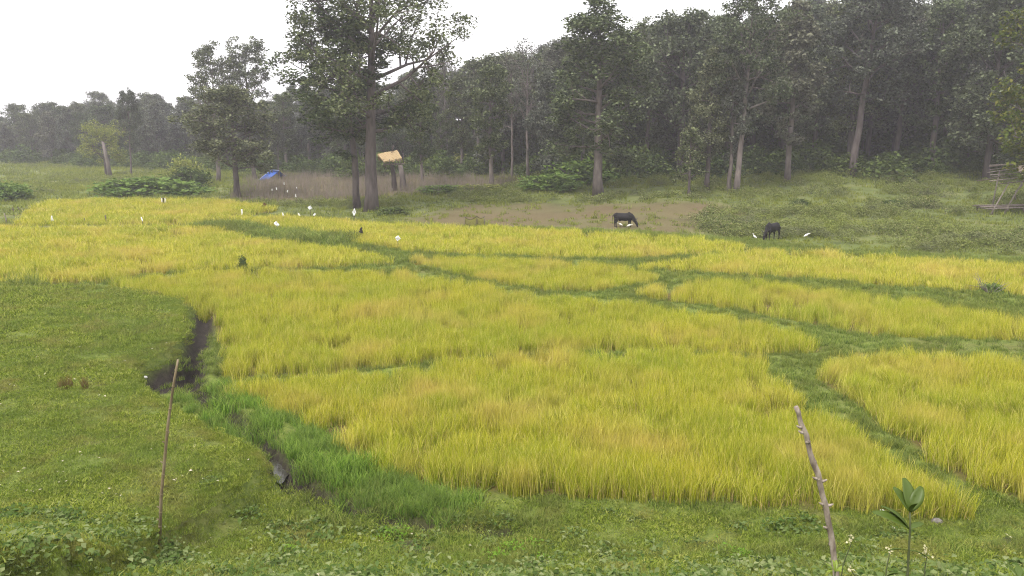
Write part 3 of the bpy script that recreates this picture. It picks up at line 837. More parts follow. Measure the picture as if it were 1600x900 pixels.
round_ = lambda u: math.sin(math.pi * min(1, 0.18 + 0.80 * u)) ** 0.6
dome = lambda u: (1.0 - u * 0.72) * (0.7 + 0.9 * min(u, 0.35))
colm = lambda u: 0.62 + 0.38 * math.sin(math.pi * (0.12 + 0.78 * u)) - 0.45 * max(0, u - 0.7)
vase = lambda u: 0.55 + 0.55 * math.sin(math.pi * (0.2 + 0.6 * u))
KIND = {
 'broad': make_tree(11, 23, 0.56, 0.30, 8.6, round_, 28, 21000, 0.33, M['tree_green'], M['bark'], 1.05, (0.05, 1.0), 0, (0.02, 0)),
 'broad_low': make_tree(12, 19, 0.27, 0.40, 5.0, colm, 24, 15500, 0.33, M['tree_green'], M['bark'], 1.0, (0.0, 0.9), 6, (-0.05, 0)),
 'dense': make_tree(21, 21, 0.46, 0.24, 4.4, colm, 34, 16500, 0.39, M['tree_green'], M['bark_pale'], 1.15, (0.0, 0.8), 8),
 'dense_b': make_tree(22, 18, 0.36, 0.25, 4.0, dome, 26, 11500, 0.39, M['tree_olive'], M['bark'], 1.15, (0.05, 0.9), 6),
 'open': make_tree(31, 20, 0.36, 0.45, 5.0, vase, 18, 8000, 0.38, M['tree_olive'], M['bark_pale'], 0.95, (0.45, 1.1), 0, wander=0.5),
 'open_b': make_tree(32, 19, 0.34, 0.40, 5.4, round_, 20, 10500, 0.39, M['tree_mauve'], M['bark'], 1.05, (0.35, 1.0), 3, (0.05, 0), wander=0.4),
 'shaggy': make_tree(41, 16, 0.30, 0.30, 2.7, colm, 22, 8500, 0.38, M['tree_green'], M['bark_pale'], 0.9, (0.1, 0.8), 22, wander=0.5),
 'shaggy_b': make_tree(42, 17, 0.28, 0.42, 2.9, dome, 18, 9000, 0.39, M['tree_mauve'], M['bark_pale'], 0.95, (0.2, 1.0), 16, (0.03, 0.02), wander=0.6),
 'round': make_tree(51, 12, 0.30, 0.26, 4.4, round_, 24, 9500, 0.36, M['tree_olive'], M['bark'], 1.05, (0.1, 1.0), 0),
 'round_b': make_tree(52, 13, 0.28, 0.22, 4.7, dome, 24, 10500, 0.39, M['tree_mauve'], M['bark'], 1.1, (0.05, 1.0), 2),
 'sparse': make_tree(61, 15, 0.20, 0.45, 3.0, vase, 18, 1500, 0.30, M['tree_mauve'], M['bark_pale'], 0.8, (0.7, 1.2), 0, wander=0.5, sub=1.3),
 'young': make_tree(71, 6.5, 0.11, 0.30, 1.7, dome, 14, 1800, 0.30, M['tree_green'], M['bark'], 0.55, (0.0, 0.7), 0),
 'bigleaf': make_tree(81, 19, 0.34, 0.16, 5.6, colm, 34, 16000, 0.44, M['tree_olive'], M['bark'], 1.1, (-0.1, 0.8), 8),
 'bright': make_tree(82, 16, 0.26, 0.20, 4.2, colm, 26, 12000, 0.36, M['tree_bright'], M['bark'], 1.0, (-0.1, 0.8), 6),
 'yellow': make_tree(91, 7.0, 0.16, 0.35, 3.9, round_, 18, 6000, 0.26, M['tree_yellow'], M['bark'], 0.95, (0.2, 0.9), 0),
}
HK = {'broad': 23, 'broad_low': 19, 'dense': 21, 'dense_b': 18, 'open': 20, 'open_b': 19, 'shaggy': 16, 'shaggy_b': 17, 'round': 12, 'round_b': 13, 'sparse': 15, 'young': 6.5, 'bigleaf': 19, 'bright': 16, 'yellow': 7}

def tree(kind, p, h, rz, label, group=None, wide=1.0, name='tree', tilt=(0, 0)):
    t = empty(name, p, rz)
    s = h / HK[kind]
    t.scale = (s * wide, s * wide, s)
    t.rotation_euler = (tilt[0], tilt[1], rz)
    obj('trunk', KIND[kind][0], t); obj('crown', KIND[kind][1], t)
    return tag(t, label, 'tree', group)

def height_for(p, py):
    """height of a thing at p whose top shows at picture row py"""
    d = p[1]
    ang = math.atan((450 - py) / F) - PITCH
    return CAM[2] + d * math.tan(ang) - p[2]

# trees one can point to: kind, base pixel, row of the top, spin, width, label
NAMED = [
 ('broad', 580, 328, -100, 0.0, 1.0, 'big spreading tree with the thickest bare trunk at the paddy edge', 'tree', (0, 0)),
 ('broad_low', 558, 322, 25, 1.2, 1.25, 'slender dark tree leaning close behind the thick bare trunk', 'tree', (0, -0.03)),
 ('dense', 935, 305, 8, 0.6, 1.22, 'tall dense column-shaped tree with a straight pale trunk behind the left cow', 'tree', (0, 0)),
 ('open', 1150, 300, 4, 0.3, 0.9, 'tall tree with two bare pale stems and an open crown above the right cow', 'tree', (0, 0.02)),
 ('shaggy_b', 1139, 298, 55, 2.6, 0.8, 'thin stem close beside the open-crowned tree, leaning left', 'tree', (0, -0.02)),
 ('open_b', 1331, 276, -30, 0.0, 1.05, 'tall thin-leaved tree with a pale trunk leaning right before dark forest', 'tree', (0, 0.03)),
 ('round', 371, 308, 148, 0.8, 1.2, 'short rounded tree with a stout trunk at the corner of the far paddy', 'tree', (0, 0)),
 ('open', 342, 285, 92, 2.2, 0.95, 'sparse tall tree rising against the sky behind the rounded tree', 'tree', (0, 0)),
 ('open', 398, 282, 84, 4.1, 0.95, 'sparse tall tree rising against the sky nearest the blue tarp', 'tree', (0, 0)),
 ('yellow', 166, 276, 207, 0.0, 0.95, 'pale yellow green rounded tree standing alone on the far meadow', 'tree', (0, 0)),
 ('open_b', 206, 279, 145, 1.0, 0.62, 'lone darker tree with a thin trunk on the far meadow', 'tree', (0, 0)),
 ('shaggy', 768, 292, 100, 0.0, 0.95, 'narrow leafy tree with a knobbed trunk standing on the meadow', 'tree', (0, 0)),
 ('young', 1076, 307, 205, 0.0, 1.0, 'small young tree at the meadow edge between the two cattle', 'tree', (0, 0)),
 ('dense_b', 1104, 298, 75, 1.0, 0.9, 'dark tree with twin trunk just behind the small young tree', 'tree', (0, 0)),
 ('shaggy', 910, 286, 120, 1.7, 1.0, 'shaggy pale-trunked tree left of the tall column-shaped tree', 'tree', (0, 0)),
 ('shaggy_b', 1230, 284, 0, 0.4, 1.0, 'tall dark straight tree with layered boughs right of the two-stemmed tree', 'tree', (0, 0)),
 ('bigleaf', 1540, 282, -15, 0.2, 0.95, 'huge leafy grey green tree behind the bamboo platform', 'tree', (0, 0)),
 ('bright', 1650, 342, -60, 0.9, 0.95, 'yellow green tree cut by the right edge of the picture', 'tree', (0, 0)),
 ('shaggy', 660, 290, 140, 0.0, 0.9, 'shaggy tree with a pale bare trunk right of the thatched hut', 'tree', (0, 0)),
 ('shaggy_b', 436, 281, 170, 0.7, 0.7, 'thin pale crooked tree beside the blue tarp', 'tree', (0, 0)),
 ('sparse', 824, 280, 84, 0.5, 0.9, 'bare pale tree with few leaves left of the tall column-shaped tree', 'tree', (0, 0)),
 ('sparse', 800, 278, 98, 2.5, 0.8, 'second bare pale tree rising at the skyline', 'tree', (0, 0)),
 ('round_b', 860, 284, 120, 2.0, 0.9, 'broad olive tree left of the column-shaped tree', 'tree', (0, 0)),
]
taken = []
for kd, px, py, top, rz, wd, lab, nm, tl in NAMED:
    p = on(px, py)
    tree(kd, p, height_for(p, top), rz, lab, None, wd, nm, tl)
    taken.append(p[:2])
# a bare pale pole-like trunk in front of the yellow tree
p = on(173, 278); mb = MB()
mb.tube([(0, 0, -0.3), (-0.2, 0, 1.8), (-0.45, 0, 3.5), (-0.7, 0, 5.2)], [0.34, 0.29, 0.25, 0.2], 9, jit=0.08, rs=rng)
mb.tube([(-0.65, 0, 4.9), (-0.9, 0.1, 5.4)], [0.12, 0.05], 5)
tag(mb.build('dead_trunk', M['bark_pale'], None, p), 'bare pale dead trunk leaning in front of the yellow green tree', 'dead trunk')

# the forest: every tree an object
kinds_r = ['dense_b', 'open_b', 'shaggy', 'shaggy_b', 'round_b', 'dense', 'bigleaf', 'open', 'dense_b', 'round']
kinds_c = ['shaggy', 'shaggy_b', 'dense_b', 'round_b', 'open_b', 'round', 'shaggy', 'sparse']
kinds_l = ['round', 'round_b', 'dense_b', 'open_b', 'round_b', 'round']
PLACE = {'r': 'dark forest on the right slope', 'c': 'wood behind the pasture', 'l': 'hazy far wood at left'}
LOOK = {'dense': 'tall dense green', 'dense_b': 'dense domed olive', 'open': 'open-crowned pale-stemmed', 'open_b': 'spreading thin-leaved', 'shaggy': 'narrow shaggy green', 'shaggy_b': 'narrow shaggy greyish',
        'round': 'low rounded olive', 'round_b': 'broad domed greyish', 'sparse': 'nearly bare pale', 'bigleaf': 'heavy large-leaved'}
pts = []; tries = 0
rs = np.random.default_rng(17)
while len(pts) < 275 and tries < 60000:
    tries += 1
    a = rs.uniform(-R(35.5), R(35.5)); dd = rs.uniform(70, 300)
    x, y = dd * math.sin(a), dd * math.cos(a)
    e = float(np.interp(x, [-140, -100, 0, 20, 60], [195, 180, 112, 100, 92]))
    depth = y - e
    if depth < -1 or depth > 62: continue
    if rs.random() > math.exp(-max(0, depth) / 34): continue
    gap = 3.4 + 0.035 * max(0, depth) + (1.2 if x < -40 else 0)
    if any((x - q[0]) ** 2 + (y - q[1]) ** 2 < gap * gap for q in pts): continue
    if any((x - q[0]) ** 2 + (y - q[1]) ** 2 < 6 for q in taken): continue
    pts.append((x, y, depth))
for x, y, depth in pts:
    u = 800 + F * x / y
    if u < 420: zone, kk, h0 = 'l', kinds_l, 13.0
    elif u < 880: zone, kk, h0 = 'c', kinds_c, 15.5
    else: zone, kk, h0 = 'r', kinds_r, 18.5
    kd = kk[int(rs.integers(len(kk)))]
    h = h0 * rs.uniform(0.8, 1.18)
    if kd.startswith('round'): h = h * 0.9
    if depth < 16 and zone != 'l' and rs.random() < 0.32: kd, h = ('round', 'shaggy', 'dense_b')[int(rs.integers(3))], h * rs.uniform(0.32, 0.6)
    row_top = float(np.interp(u, [0, 90, 190, 300, 420, 620, 700, 760, 830, 900, 990, 1050, 1110, 1160, 1230, 1400, 1430, 1480, 1600], [182, 163, 150, 150, 138, 118, 98, 92, 74, 66, 58, 36, 26, 8, -15, -10, 20, -20, -30]))
    h = max(5.0, min(h, height_for((x, y, float(land(np.array([x]), np.array([y]))[0])), row_top + rs.uniform(-6, 30))))
    z = float(land(np.array([x]), np.array([y]))[0])
    row = 'at the edge of' if depth < 8 else 'midway inside' if depth < 26 else 'deep inside'
    lab = '%s tree %s the %s' % (LOOK[kd], row, PLACE[zone])
    tree(kd, (x, y, z), h, rs.uniform(0, 6.28), lab, LOOK[kd] + ' trees of the ' + PLACE[zone], rs.uniform(0.8, 1.1))

# bushes one can point to
def bush_mesh(seed, n, h, s, L, m):
    rs = np.random.default_rng(seed); mb = MB()
    for k in range(7):
        a = rs.uniform(0, 6.28); q = rs.uniform(0.3, 0.8) * s
        mb.tube([(0, 0, -0.1), (math.cos(a) * q * 0.5, math.sin(a) * q * 0.5, h * 0.35), (math.cos(a) * q, math.sin(a) * q, h * 0.65)], [0.035, 0.025, 0.01], 5)
    g = rs.normal(size=(40, 3)); g[:, 2] = np.abs(g[:, 2]); g /= np.linalg.norm(g, axis=1)[:, None]
    cc = g * np.array([s, s, h * 0.8]) * rs.uniform(0.4, 0.95, 40)[:, None] + np.array([0, 0, 0.12 * h])
    ci = rs.integers(0, 40, n)
    C = cc[ci] + rs.normal(0, 0.20 * s, (n, 3)) * np.array([1, 1, 0.7]); C[:, 2] = np.maximum(0.05, C[:, 2])
    v, f = leaf_faces(C, L, L * 0.6, rs, 0.4)
    return mb.mesh('stem', M['bark']), mesh_of('foliage', v, f, m)
BUSH = [bush_mesh(300, 2600, 1.0, 1.0, 0.17, M['bush']), bush_mesh(301, 2200, 1.0, 1.0, 0.15, M['tree_yellow']), bush_mesh(302, 2200, 1.0, 1.0, 0.16, M['undergrowth'])]
def bush(k, px, py, w, h, label, group=None):
    p = on(px, py); b = empty('bush', p, px * 0.7)
    b.scale = (w, w, h)
    obj('stem', BUSH[k][0], b); obj('foliage', BUSH[k][1], b)
    return tag(b, label, 'bush', group)
bush(0, 215, 303, 4.2, 1.9, 'wide low bright green bush behind the far paddy, left half')
bush(0, 268, 303, 3.9, 1.6, 'wide low bright green bush behind the far paddy, right half')
bush(1, 293, 290, 2.2, 4.2, 'pale green tall bush beside the stout rounded tree')
bush(2, 296, 296, 2.6, 2.4, 'dark low bush at the foot of the pale green tall bush')
bush(0, 905, 288, 3.8, 2.6, 'rounded green bush behind the column-shaped tree')
bush(0, 860, 296, 3.2, 1.6, 'low green bush on the meadow left of the column-shaped tree')
bush(1, 1000, 268, 3.0, 2.8, 'light green bush at the forest foot right of the column-shaped tree')
bush(2, 612, 336, 1.5, 0.7, 'low dark bush at the foot of the big spreading tree')
bush(2, 1248, 326, 0.9, 0.8, 'small grey bush alone on the right meadow')
bush(2, 1395, 322, 0.9, 0.7, 'small grey bush right of the lone bush on the meadow')
bush(0, 5, 312, 2.6, 1.8, 'green bush cut by the left edge on the meadow')
bush(2, 380, 430, 0.30, 1.05, 'dark narrow weed standing in the middle rice')
bush(0, 1550, 464, 0.55, 0.6, 'green shrub on the bund between the right paddies')
bush(0, 690, 300, 2.4, 0.8, 'low yellow green bush on the meadow left of the knobbed tree')
bush(1, 745, 297, 3.0, 0.8, 'low pale bush on the meadow at the knobbed tree')
for px, py in ((640, 268), (700, 266), (560, 270)):
    bush(1, px, py, 3.4, 2.8, 'light green bush in the shade of the wood behind the dry stems', 'bushes behind the dry stems')

# ------------------------------------------------------------------ cattle
def remeshed(name, mb, mat_, voxel, parent, it=4):
    o = mb.build(name, mat_, parent)
    r = o.modifiers.new('join', 'REMESH'); r.mode = 'VOXEL'; r.voxel_size = voxel; r.use_smooth_shade = True
    s = o.modifiers.new('smooth', 'SMOOTH'); s.iterations = it; s.factor = 0.5
    return o

def cattle(p, rz, size, label, head_turn=0.0):
    t = empty('cow', p, rz); t.scale = (size,) * 3
    b = MB()
    b.tube([(-0.86, 0, 1.02), (-0.80, 0, 1.0), (-0.62, 0, 0.95), (-0.3, 0, 0.88), (0.1, 0, 0.85), (0.38, 0, 0.90), (0.55, 0, 0.90), (0.66, 0, 0.88)],
           [(0.05, 0.08), (0.16, 0.18), (0.23, 0.26), (0.29, 0.31), (0.30, 0.33), (0.26, 0.33), (0.19, 0.27), (0.10, 0.17)], 14)
    b.tube([(0.25, 0, 1.10), (0.38, 0, 1.18), (0.52, 0, 1.10)], [0.09, 0.11, 0.09], 10)          # hump
    b.tube([(-0.70, 0, 1.12), (-0.60, 0, 1.16), (-0.4, 0, 1.1)], [(0.18, 0.06), (0.17, 0.06), (0.14, 0.06)], 10)  # hips
    y = head_turn
    b.tube([(0.48, 0, 0.98), (0.68, y * 0.3, 0.80), (0.84, y * 0.7, 0.58), (0.94, y, 0.44)], [(0.15, 0.24), (0.12, 0.19), (0.10, 0.15), (0.09, 0.11)], 12)
    b.tube([(0.90, y, 0.52), (0.98, y, 0.38), (1.05, y, 0.20), (1.08, y, 0.06)], [(0.09, 0.09), (0.105, 0.12), (0.075, 0.085), (0.065, 0.05)], 12)
    for s in (-1, 1):
        b.tube([(0.90, y + s * 0.08, 0.50), (0.88, y + s * 0.18, 0.48), (0.87, y + s * 0.26, 0.43)], [(0.03, 0.04), (0.05, 0.03), (0.02, 0.02)], 8)  # ears
        dx = 0.06 * s
        b.tube([(0.44 + dx, s * 0.15, 0.80), (0.45 + dx, s * 0.16, 0.55), (0.43 + dx, s * 0.15, 0.38), (0.44 + dx, s * 0.15, 0.12), (0.46 + dx, s * 0.15, 0.0)],
               [(0.11, 0.13), (0.075, 0.085), (0.05, 0.055), (0.042, 0.045), (0.06, 0.065)], 10)
        b.tube([(-0.62 - dx, s * 0.14, 0.90), (-0.60 - dx, s * 0.17, 0.66), (-0.70 - dx, s * 0.16, 0.42), (-0.68 - dx, s * 0.15, 0.14), (-0.65 - dx, s * 0.15, 0.0)],
               [(0.13, 0.19), (0.10, 0.14), (0.055, 0.065), (0.042, 0.045), (0.06, 0.065)], 10)
    b.tube([(-0.3, 0, 0.60), (-0.42, 0, 0.55)], [0.09, 0.07], 8)
    remeshed('body', b, M['hide'], 0.032, t)
    for s in (-1, 1):
        MB().tube([(0.90, y + s * 0.06, 0.56), (0.93, y + s * 0.17, 0.62), (0.99, y + s * 0.22, 0.72), (1.07, y + s * 0.20, 0.82)], [0.032, 0.028, 0.02, 0.006], 7).build('horn', M['horn'], t)
    MB().tube([(-0.86, 0, 1.04), (-0.93, 0.01, 0.92), (-0.93, 0.03, 0.65), (-0.90, 0.03, 0.42)], [0.028, 0.022, 0.016, 0.012], 6).build('tail', M['hide'], t)
    MB().tube([(-0.90, 0.03, 0.45), (-0.90, 0.03, 0.36), (-0.89, 0.03, 0.26)], [0.014, 0.035, 0.008], 6).build('tail_tuft', M['hide'], t)
    return tag(t, label, 'cow')
pc1 = on(975, 355); cattle(pc1, R(-8), height_for(pc1, 332) / 1.22, 'black cow grazing with its head to the right, on the brown pasture', 0.0)
pc2 = on(1205, 374); cattle(pc2, R(222), height_for(pc2, 348) / 1.22, 'black cow grazing with its head to the left, by the scrub', 0.06)

# ------------------------------------------------------------------ egrets
def egret(p, rz, size, label, pose=0):
    t = empty('egret', p, rz); t.scale = (size,) * 3
    b = MB()
    b.tube([(-0.24, 0, 0.20), (-0.16, 0, 0.24), (-0.04, 0, 0.29), (0.06, 0, 0.33), (0.11, 0, 0.36)], [(0.012, 0.010), (0.045, 0.04), (0.07, 0.075), (0.06, 0.065), (0.03, 0.035)], 10)
    hx, hz = ((0.20, 0.52) if pose == 0 else (0.26, 0.40))
    b.tube([(0.08, 0, 0.35), (0.15, 0, 0.40), (hx - 0.06, 0, hz - 0.05), (hx, 0, hz), (hx + 0.04, 0, hz)], [0.034, 0.024, 0.022, 0.030, 0.014], 9)
    remeshed('body', b, M['feather'], 0.012, t, 2)
    MB().tube([(hx + 0.03, 0, hz), (hx + 0.12, 0, hz - 0.015)], [0.011, 0.002], 6).build('beak', M['beak'], t)
    for s in (-1, 1):
        MB().tube([(0.0, s * 0.03, 0.25), (-0.01, s * 0.03, 0.12), (0.0, s * 0.03, 0.0), (0.05, s * 0.03, 0.003)], [0.010, 0.007, 0.007, 0.004], 5).build('leg', M['bird_leg'], t)
    return tag(t, label, 'egret', 'white egrets round the cattle')
for px, py, rz, s, lab, po in ((969, 355, 150, 1.0, 'white egret by the hind legs of the cow on the brown pasture', 1),
                           (983, 358, -40, 1.15, 'white egret under the head of the cow on the brown pasture', 1),
                           (1179, 373, 120, 1.0, 'white egret in front of the head of the cow by the scrub', 0),
                           (1260, 373, 20, 1.2, 'white egret standing alone right of the cow by the scrub', 1)):
    egret(on(px, py), R(rz), s * 0.85, lab, po)

# ------------------------------------------------------------------ rags and plastic on sticks that scare birds
def rag(seed, w, h, kind):
    rs = np.random.default_rng(seed); n = 7
    V, Fc = [], []
    ph = rs.uniform(0, 6, 3)
    for side in (-1, 1):
        for i in range(n):
            for j in range(n):
                u, v = i / (n - 1) - 0.5, j / (n - 1) - 0.5
                x, z = u * w, v * h
                if kind == 'diamond': x, z = (u + v) * w * 0.7, (v - u) * h * 0.7
                if kind == 'drop': x *= 0.35 + 0.75 * (0.5 - v)
                yy = 0.16 * w * math.sin(5 * u + ph[0]) * math.cos(4 * v + ph[1]) + side * 0.006
                V.append((x + 0.05 * w * math.sin(7 * v + ph[2]), yy, z))
    N = n * n
    for i in range(n - 1):
        for j in range(n - 1):
            a = i * n + j
            Fc.append([a, a + 1, a + n + 1, a + n]); Fc.append([N + a, N + a + n, N + a + n + 1, N + a + 1])
    rim = [i for i in range(n)] + [i * n + n - 1 for i in range(1, n)] + [(n - 1) * n + j for j in range(n - 2, -1, -1)] + [i * n for i in range(n - 2, 0, -1)]
    for k in range(len(rim)):
        a, b = rim[k], rim[(k + 1) % len(rim)]
        Fc.append([a, a + N, b + N, b])
    return V, Fc
def scarer(px, py, top, w, h, kind, m, label, lean=0.0, stick_top=None, tilt=0.0):
    """px, py: where the stick enters the ground as far as it can be judged; top: row of the rag's top"""
    p = on(px, py); t = empty('bird_scarer', p)
    H = height_for(p, top); sz = H / max(1, 1)
    k = p[1] / F                                # metres per pixel here
    sh = 0.6 if py < 325 else 0.75
    ww, hh = w * k * sh, h * k * sh
    MB().tube([(0, 0, -0.2), (lean * H * 0.5, 0.0, H * 0.5), (lean * H, 0.0, H * (1.03))], [0.022, 0.02, 0.014], 6).build('stick', M['pole'], t)
    v, f = rag(int(px * 7 + py), ww, hh, kind)
    o = obj('rag', mesh_of('rag', v, f, M[m], True), t, (lean * H, -0.03, H - hh * 0.5))
    o.rotation_euler = (0, tilt, 0.3 * math.sin(px))
    return tag(t, label, 'scarer', 'bird scarers on sticks in the rice')
SC = [
 (83, 356, 337, 5, 11, 'drop', 'cloth_white', 'white rag like a small ghost in the far left rice', 0, 0),
 (224, 356, 339, 2.6, 9, 'rect', 'cloth_white', 'short white strip on a stick in the far left rice', -0.05, -0.3),
 (379, 345, 327, 3, 12, 'rect', 'cloth_white', 'upright white strip in the far rice above the overgrown bund', 0, 0),
 (433, 366, 346, 7, 11, 'rect', 'cloth_white', 'slanting white rag above the overgrown bund', 0.02, -0.7),
 (443, 348, 332, 3.5, 7, 'drop', 'cloth_white', 'small white rag left of the white rag pair at the rice edge', 0, -0.2),
 (468, 346, 333, 3, 6, 'rect', 'cloth_white', 'small slanting white rag at the rice edge, middle one', 0, -0.5),
 (492, 346, 333, 3.5, 6, 'rect', 'cloth_white', 'small slanting white rag at the rice edge, nearest the big tree', 0, 0.6),
 (485, 338, 322, 7, 7, 'diamond', 'cloth_white', 'small white diamond flag beyond the rice edge', 0, 0.2),
 (554, 345, 327, 6, 12, 'diamond', 'cloth_white', 'white kite-shaped rag in front of the big tree', 0, 0.1),
 (622, 392, 369, 9, 9, 'diamond', 'cloth_white', 'large clean white diamond flag in the rice right of the dark rag', 0, 0.1),
 (565, 380, 355, 9, 12, 'drop', 'cloth_dark', 'dark rag drooping on a stick in the rice', 0, 0.25),
 (414, 330, 317, 7, 10, 'rect', 'cloth_brown', 'brown bundle on a stick at the corner of the farthest paddy', -0.03, 0.5),
 (463, 320, 303, 3, 8, 'drop', 'cloth_white', 'white rag among the dry stems, lowest of them', 0, 0),
 (445, 306, 285, 3, 6, 'rect', 'cloth_white', 'white rag among the dry stems, highest and brightest of them', 0, 0),
 (450, 312, 297, 3, 6, 'rect', 'cloth_white', 'white rag among the dry stems below the brightest one', 0, 0.1),
 (464, 306, 292, 2.5, 4, 'rect', 'cloth_white', 'tiny white rag among the dry stems, rightmost of them', 0, 0),
 (433, 312, 293, 2.5, 6, 'rect', 'cloth_white', 'faint white strip among the dry stems near the tarp', 0, -0.2),
 (426, 312, 295, 2.2, 5, 'rect', 'cloth_white', 'faintest white strip among the dry stems, leftmost of them', 0, 0.2),
]
for a in SC:
    scarer(a[0], a[1], a[2], a[3], a[4], a[5], a[6], a[7], a[8], None, a[9])
# the striped scarer in the far rice: dark and white cloth on one stick
p = on(257, 324); t = empty('scarecrow', p); k = p[1] / F; H = height_for(p, 308)
MB().tube([(0, 0, -0.2), (0, 0, H)], [0.025, 0.02], 6).build('stick', M['pole'], t)
MB().tube([(-5 * k, 0, H * 0.86), (5 * k, 0, H * 0.9)], [0.02, 0.016], 6).build('crossbar', M['pole'], t)
for nm, dx, w_, h_, m_ in (('dark_cloth', -0.5, 3, 9, 'cloth_dark'), ('white_cloth', 2.2, 2.6, 8, 'cloth_white'), ('pale_cloth', -3.2, 2.0, 7, 'cloth_white')):
    v, f = rag(int(dx * 10 + 50), w_ * k, h_ * k, 'drop')
    obj(nm, mesh_of(nm, v, f, M[m_], True), t, (dx * k, -0.04, H * 0.93 - h_ * k * 0.5))
tag(t, 'scarecrow of dark and white cloths in the farthest paddy', 'scarecrow')

# fence posts at the far left
for px, py, top, m_, lab in ((10, 353, 333, 'pole_pale', 'pale crooked post at the left edge beside the far rice'), (22, 338, 323, 'pole', 'dark forked post on the meadow near the left edge'), (30, 333, 324, 'pole', 'short dark post right of the forked post'), (134, 354, 341, 'pole', 'thin dark stick in the far left rice'), (167, 354, 336, 'pole', 'thin pale stick in the far left rice')):
    p = on(px, py); H = height_for(p, top); mb = MB()
    mb.tube([(0, 0, -0.2), (0.03, 0, H * 0.4), (-0.03, 0.02, H * 0.75), (-0.06, 0, H)], [0.055, 0.05, 0.045, 0.035], 7, jit=0.1, rs=rng)
    if px == 22: mb.tube([(-0.02, 0, H * 0.6), (-0.28, 0, H * 0.72)], [0.03, 0.02], 5)
    tag(mb.build('post', M[m_], None, p), lab, 'post')

# ------------------------------------------------------------------ blue tarp shelter
p = on(425, 282); t = empty('tarp_shelter', p); k = p[1] / F
def sheet(corner, n=8, th=0.02, sag=0.15):
    A, B, Cc, D = [np.array(c, float) for c in corner]
    V, Fc = [], []
    for s in (0, 1):
        for i in range(n):
            for j in range(n):
                u, v = i / (n - 1), j / (n - 1)
                q = A * (1 - u) * (1 - v) + B * u * (1 - v) + Cc * u * v + D * (1 - u) * v
                q = q + np.array([0, 0, -sag * 4 * u * (1 - u) * (0.5 + v) + 0.04 * math.sin(9 * u + 4 * v) - s * th])
                V.append(q)
    N = n * n
    for i in range(n - 1):
        for j in range(n - 1):
            a = i * n + j
            Fc.append([a, a + n, a + n + 1, a + 1]); Fc.append([N + a, N + a + 1, N + a + n + 1, N + a + n])
    rim = [i for i in range(n)] + [i * n + n - 1 for i in range(1, n)] + [(n - 1) * n + j for j in range(n - 2, -1, -1)] + [i * n for i in range(n - 2, 0, -1)]
    for q in range(len(rim)):
        a, b = rim[q], rim[(q + 1) % len(rim)]
        Fc.append([a, b, b + N, a + N])
    return V, Fc
zt = lambda row: height_for(p, row)
X = lambda px: (px - 425) * k
c1 = (X(410), -1.6, zt(280)); c2 = (X(424), -1.4, zt(279)); c3 = (X(434), 1.0, zt(267)); c4 = (X(421), 1.1, zt(266))
v, f = sheet((c1, c2, c3, c4)); obj('tarp', mesh_of('tarp', v, f, M['tarp'], True), t)
v, f = sheet((c4, c3, (X(440), 2.6, zt(276)), (X(428), 2.8, zt(277)))); obj('tarp', mesh_of('tarp', v, f, M['tarp'], True), t)
MB().tube([c1, c4], [0.05, 0.05], 6).build('pale_edge', M['tarp_edge'], t)
MB().tube([c4, c3], [0.06, 0.06], 6).build('ridge_pole', M['tarp_edge'], t)
for c in (c3, c4): MB().tube([(c[0], c[1], -0.2), (c[0], c[1], c[2])], [0.05, 0.04], 6).build('pole', M['pole'], t)
MB().tube([c3, (X(441), 0.6, zt(272)), (X(447), 0.3, zt(277))], [0.03, 0.06, 0.04], 6).build('branch', M['pole'], t)
tag(t, 'bright blue plastic tarp shelter at the forest edge', 'shelter')

# ------------------------------------------------------------------ thatched hut on a tree platform
p = on(628, 298); t = empty('tree_hut', p); k = p[1] / F
X = lambda px: (px - 628) * k
Zr = lambda row: height_for(p, row)
rs = np.random.default_rng(3)
mb = MB()
top = [(X(596), 0.6, Zr(237)), (X(621), 0.6, Zr(235))]
def thatch(a, b, c, d, n=14):
    A, B, Cc, D = [np.array(q, float) for q in (a, b, c, d)]
    V, Fc = [], []
    for s in (0, 1):
        for i in range(n):
            for j in range(4):
                u, v = i / (n - 1), j / 3
                q = A * (1 - u) * (1 - v) + B * u * (1 - v) + Cc * u * v + D * (1 - u) * v
                q = q + rs.normal(0, 0.02, 3) + np.array([0, 0, (rs.uniform(-0.16, 0.03) if j == 3 else 0) - 0.18 * s])
                V.append(q)
    N = n * 4
    for i in range(n - 1):
        for j in range(3):
            a_ = i * 4 + j
            Fc.append([a_, a_ + 1, a_ + 5, a_ + 4]); Fc.append([N + a_, N + a_ + 4, N + a_ + 5, N + a_ + 1])
        for j in (0, 3):
            a_ = i * 4 + j
            Fc.append([a_, a_ + 4, a_ + 4 + N, a_ + N])
    for i in (0, n - 1):
        for j in range(3):
            a_ = i * 4 + j
            Fc.append([a_, a_ + 1, a_ + 1 + N, a_ + N])
    return V, Fc
v, f = thatch((X(591), 0.3, Zr(240.5)), (X(619), 1.5, Zr(235)), (X(629), 0.1, Zr(246.5)), (X(604), -1.2, Zr(250.5)))
rf = obj('thatched_roof', mesh_of('thatched_roof', v, f, M['thatch'], False), t)
v, f = thatch((X(591), 0.3, Zr(241)), (X(619), 1.5, Zr(235.5)), (X(612), 3.2, Zr(246)), (X(588), 2.2, Zr(249)))
obj('thatched_roof', mesh_of('thatched_roof', v, f, M['thatch'], False), t)
for q in range(26):        # straw hanging from the eave
    u = q / 25; xx = X(604) * (1 - u) + X(629) * u; zz = Zr(250.5) * (1 - u) + Zr(246.5) * u; yy = -1.2 * (1 - u) + 0.1 * u
    MB().tube([(xx, yy + 0.05, zz - 0.1), (xx + rs.normal(0, 0.05), yy, zz - rs.uniform(0.25, 0.5))], [0.03, 0.008], 4).build('straw', M['thatch_dark'], rf)
